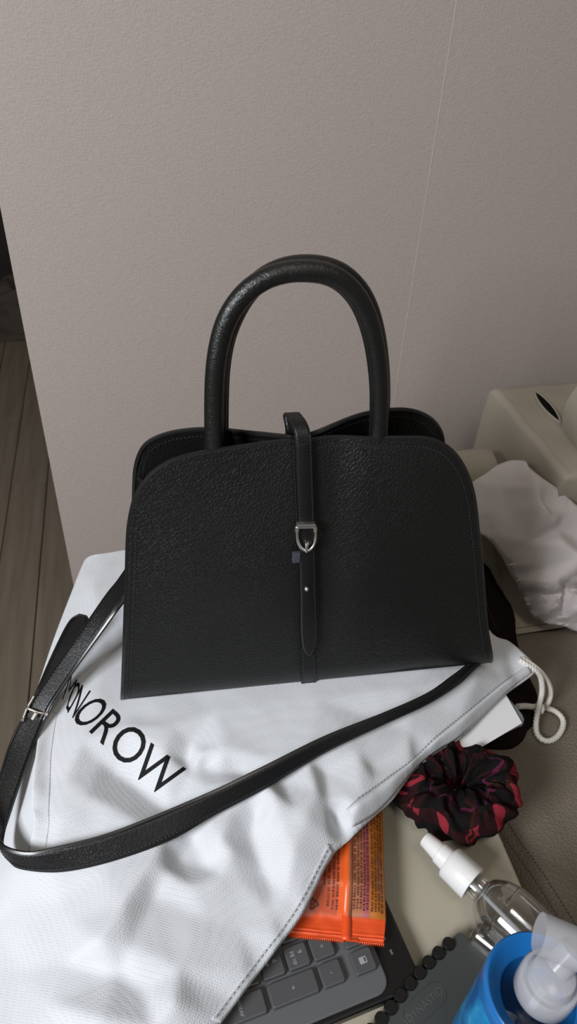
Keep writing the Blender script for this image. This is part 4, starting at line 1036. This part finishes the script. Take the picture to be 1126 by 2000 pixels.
col = mixn(bv, (.007, .006, .006), (.022, .007, .008)); col = mixn(bu, col, (.020, .006, .007)); col = mixn(both.outputs[0], col, (.24, .022, .035)); col = mixn(tn, col, (.030, .014, .006)); col = mixn(tn2, col, (.075, .012, .035))
nt.links.new(col, b.inputs['Base Color']); M['plaid'] = mt
sc_c = at(893, 1540, .024); V = []; Fc = []; UVc = []
nA, nB = 200, 56; rs = random.Random(5); ph = [rs.random()*6.28 for _ in range(8)]
for i in range(nA):
    A0 = 2*pi*i/nA
    c3 = Vector((cos(A0)*2.2, sin(A0)*2.2, 0))
    R_ = .0285+.003*noise.noise(c3+Vector((9, 0, 0)))
    for j in range(nB):
        B0 = 2*pi*j/nB
        c4 = Vector((cos(A0)*3.2, sin(A0)*3.2, 0))+Vector((0, 0, 1.3*cos(B0)))+Vector((.9*sin(B0), 0, 0))
        n1_ = 1-2.2*abs(noise.noise(c4*1.15)); n2_ = 1-2.2*abs(noise.noise(c4*2.3+Vector((4, 4, 4)))); n3_ = noise.noise(c4*.7+Vector((7, 1, 2)))
        rr = .0180*(1+.26*noise.noise(c4*1.25)*1.6+.09*n1_+.05*noise.noise(c4*3.5)+.35*n3_)
        tw = B0+.6*noise.noise(c4*.8+Vector((1, 8, 3)))
        x = (R_+rr*cos(tw))*cos(A0)*1.10; y = (R_+rr*cos(tw))*sin(A0)*.92; z = rr*sin(tw)*1.05
        V.append(Vector((sc_c.x+x, sc_c.y+y, max(.0012, sc_c.z+z)))); UVc.append((i/nA+.03*n1_, j/nB+.10*n3_))
for i in range(nA):
    for j in range(nB): Fc.append((i*nB+j, ((i+1) % nA)*nB+j, ((i+1) % nA)*nB+(j+1) % nB, i*nB+(j+1) % nB))
scr = obj('scrunchie', V, Fc, M['plaid']); tag(scr, 'black and red plaid fabric scrunchie on the table edge by the sofa', 'scrunchie')
ul = scr.data.uv_layers.new(name='UVMap')
for lp in scr.data.loops:
    ul.data[lp.index].uv = UVc[lp.vertex_index]
# white cord
BV = GB+[b_gm]
def cz(x, y, k=.003): return hit(BV, x, y, k)
def cordpath(l): return [at(x, y, z) if z is not None else cz(x, y) for x, y, z in l]
cA = [(1012, 1288, .048), (1027, 1297, .046), (1045, 1309, .040), (1055, 1322, .030), (1058, 1347, .012), (1054, 1370, -.002), (1049, 1392, -.010), (1046, 1414, -.018), (1048, 1432, -.0235), (1058, 1444, -.0235), (1072, 1447, -.0235), (1087, 1439, -.0235), (1097, 1424, -.0235), (1099, 1408, -.0235), (1092, 1396, -.0235), (1079, 1387, -.0235), (1064, 1383, -.0225)]
cB = [(1018, 1286, .047), (1040, 1300, .043), (1055, 1313, .034), (1066, 1327, .020), (1073, 1343, .006), (1074, 1358, -.006), (1070, 1371, -.012), (1062, 1380, -.020)]
cC = [(1060, 1384, -.018), (1048, 1381, -.014), (1036, 1380, -.008), (1024, 1379, .004), (1010, 1380, .012)]
cord = thing('cord', tuple(at(1050, 1384, -.03)), 'white braided drawstring cord looped and knotted on the sofa', 'cord')
for l in (cA, cB, cC):
    P = resample(spline([at(*q) for q in l], 8), step=.0006)
    obj('strand', *tube_geo(P, 0.0026, 18, braid=.22, twist=650), M['rope'], cord)
kc = at(1052, 1384, -.012); geo = []
for a_, off_ in ((0, -.0022), (.5, .0022)):
    dirk = (at(1062, 1384, -.012)-at(1042, 1382, -.012)).normalized(); s2 = dirk.cross(FW).normalized()
    geo.append(tube_geo([kc+dirk*off_+(s2*cos(t)*.0034+FW*sin(t)*.0034) for t in np.linspace(0, 2*pi, 40, endpoint=False)], .0020, 14, True, .2, 650))
obj('knot', *merge(geo), M['rope'], cord)

for o in list(bpy.data.objects):
    if '_org' in o: del o['_org']
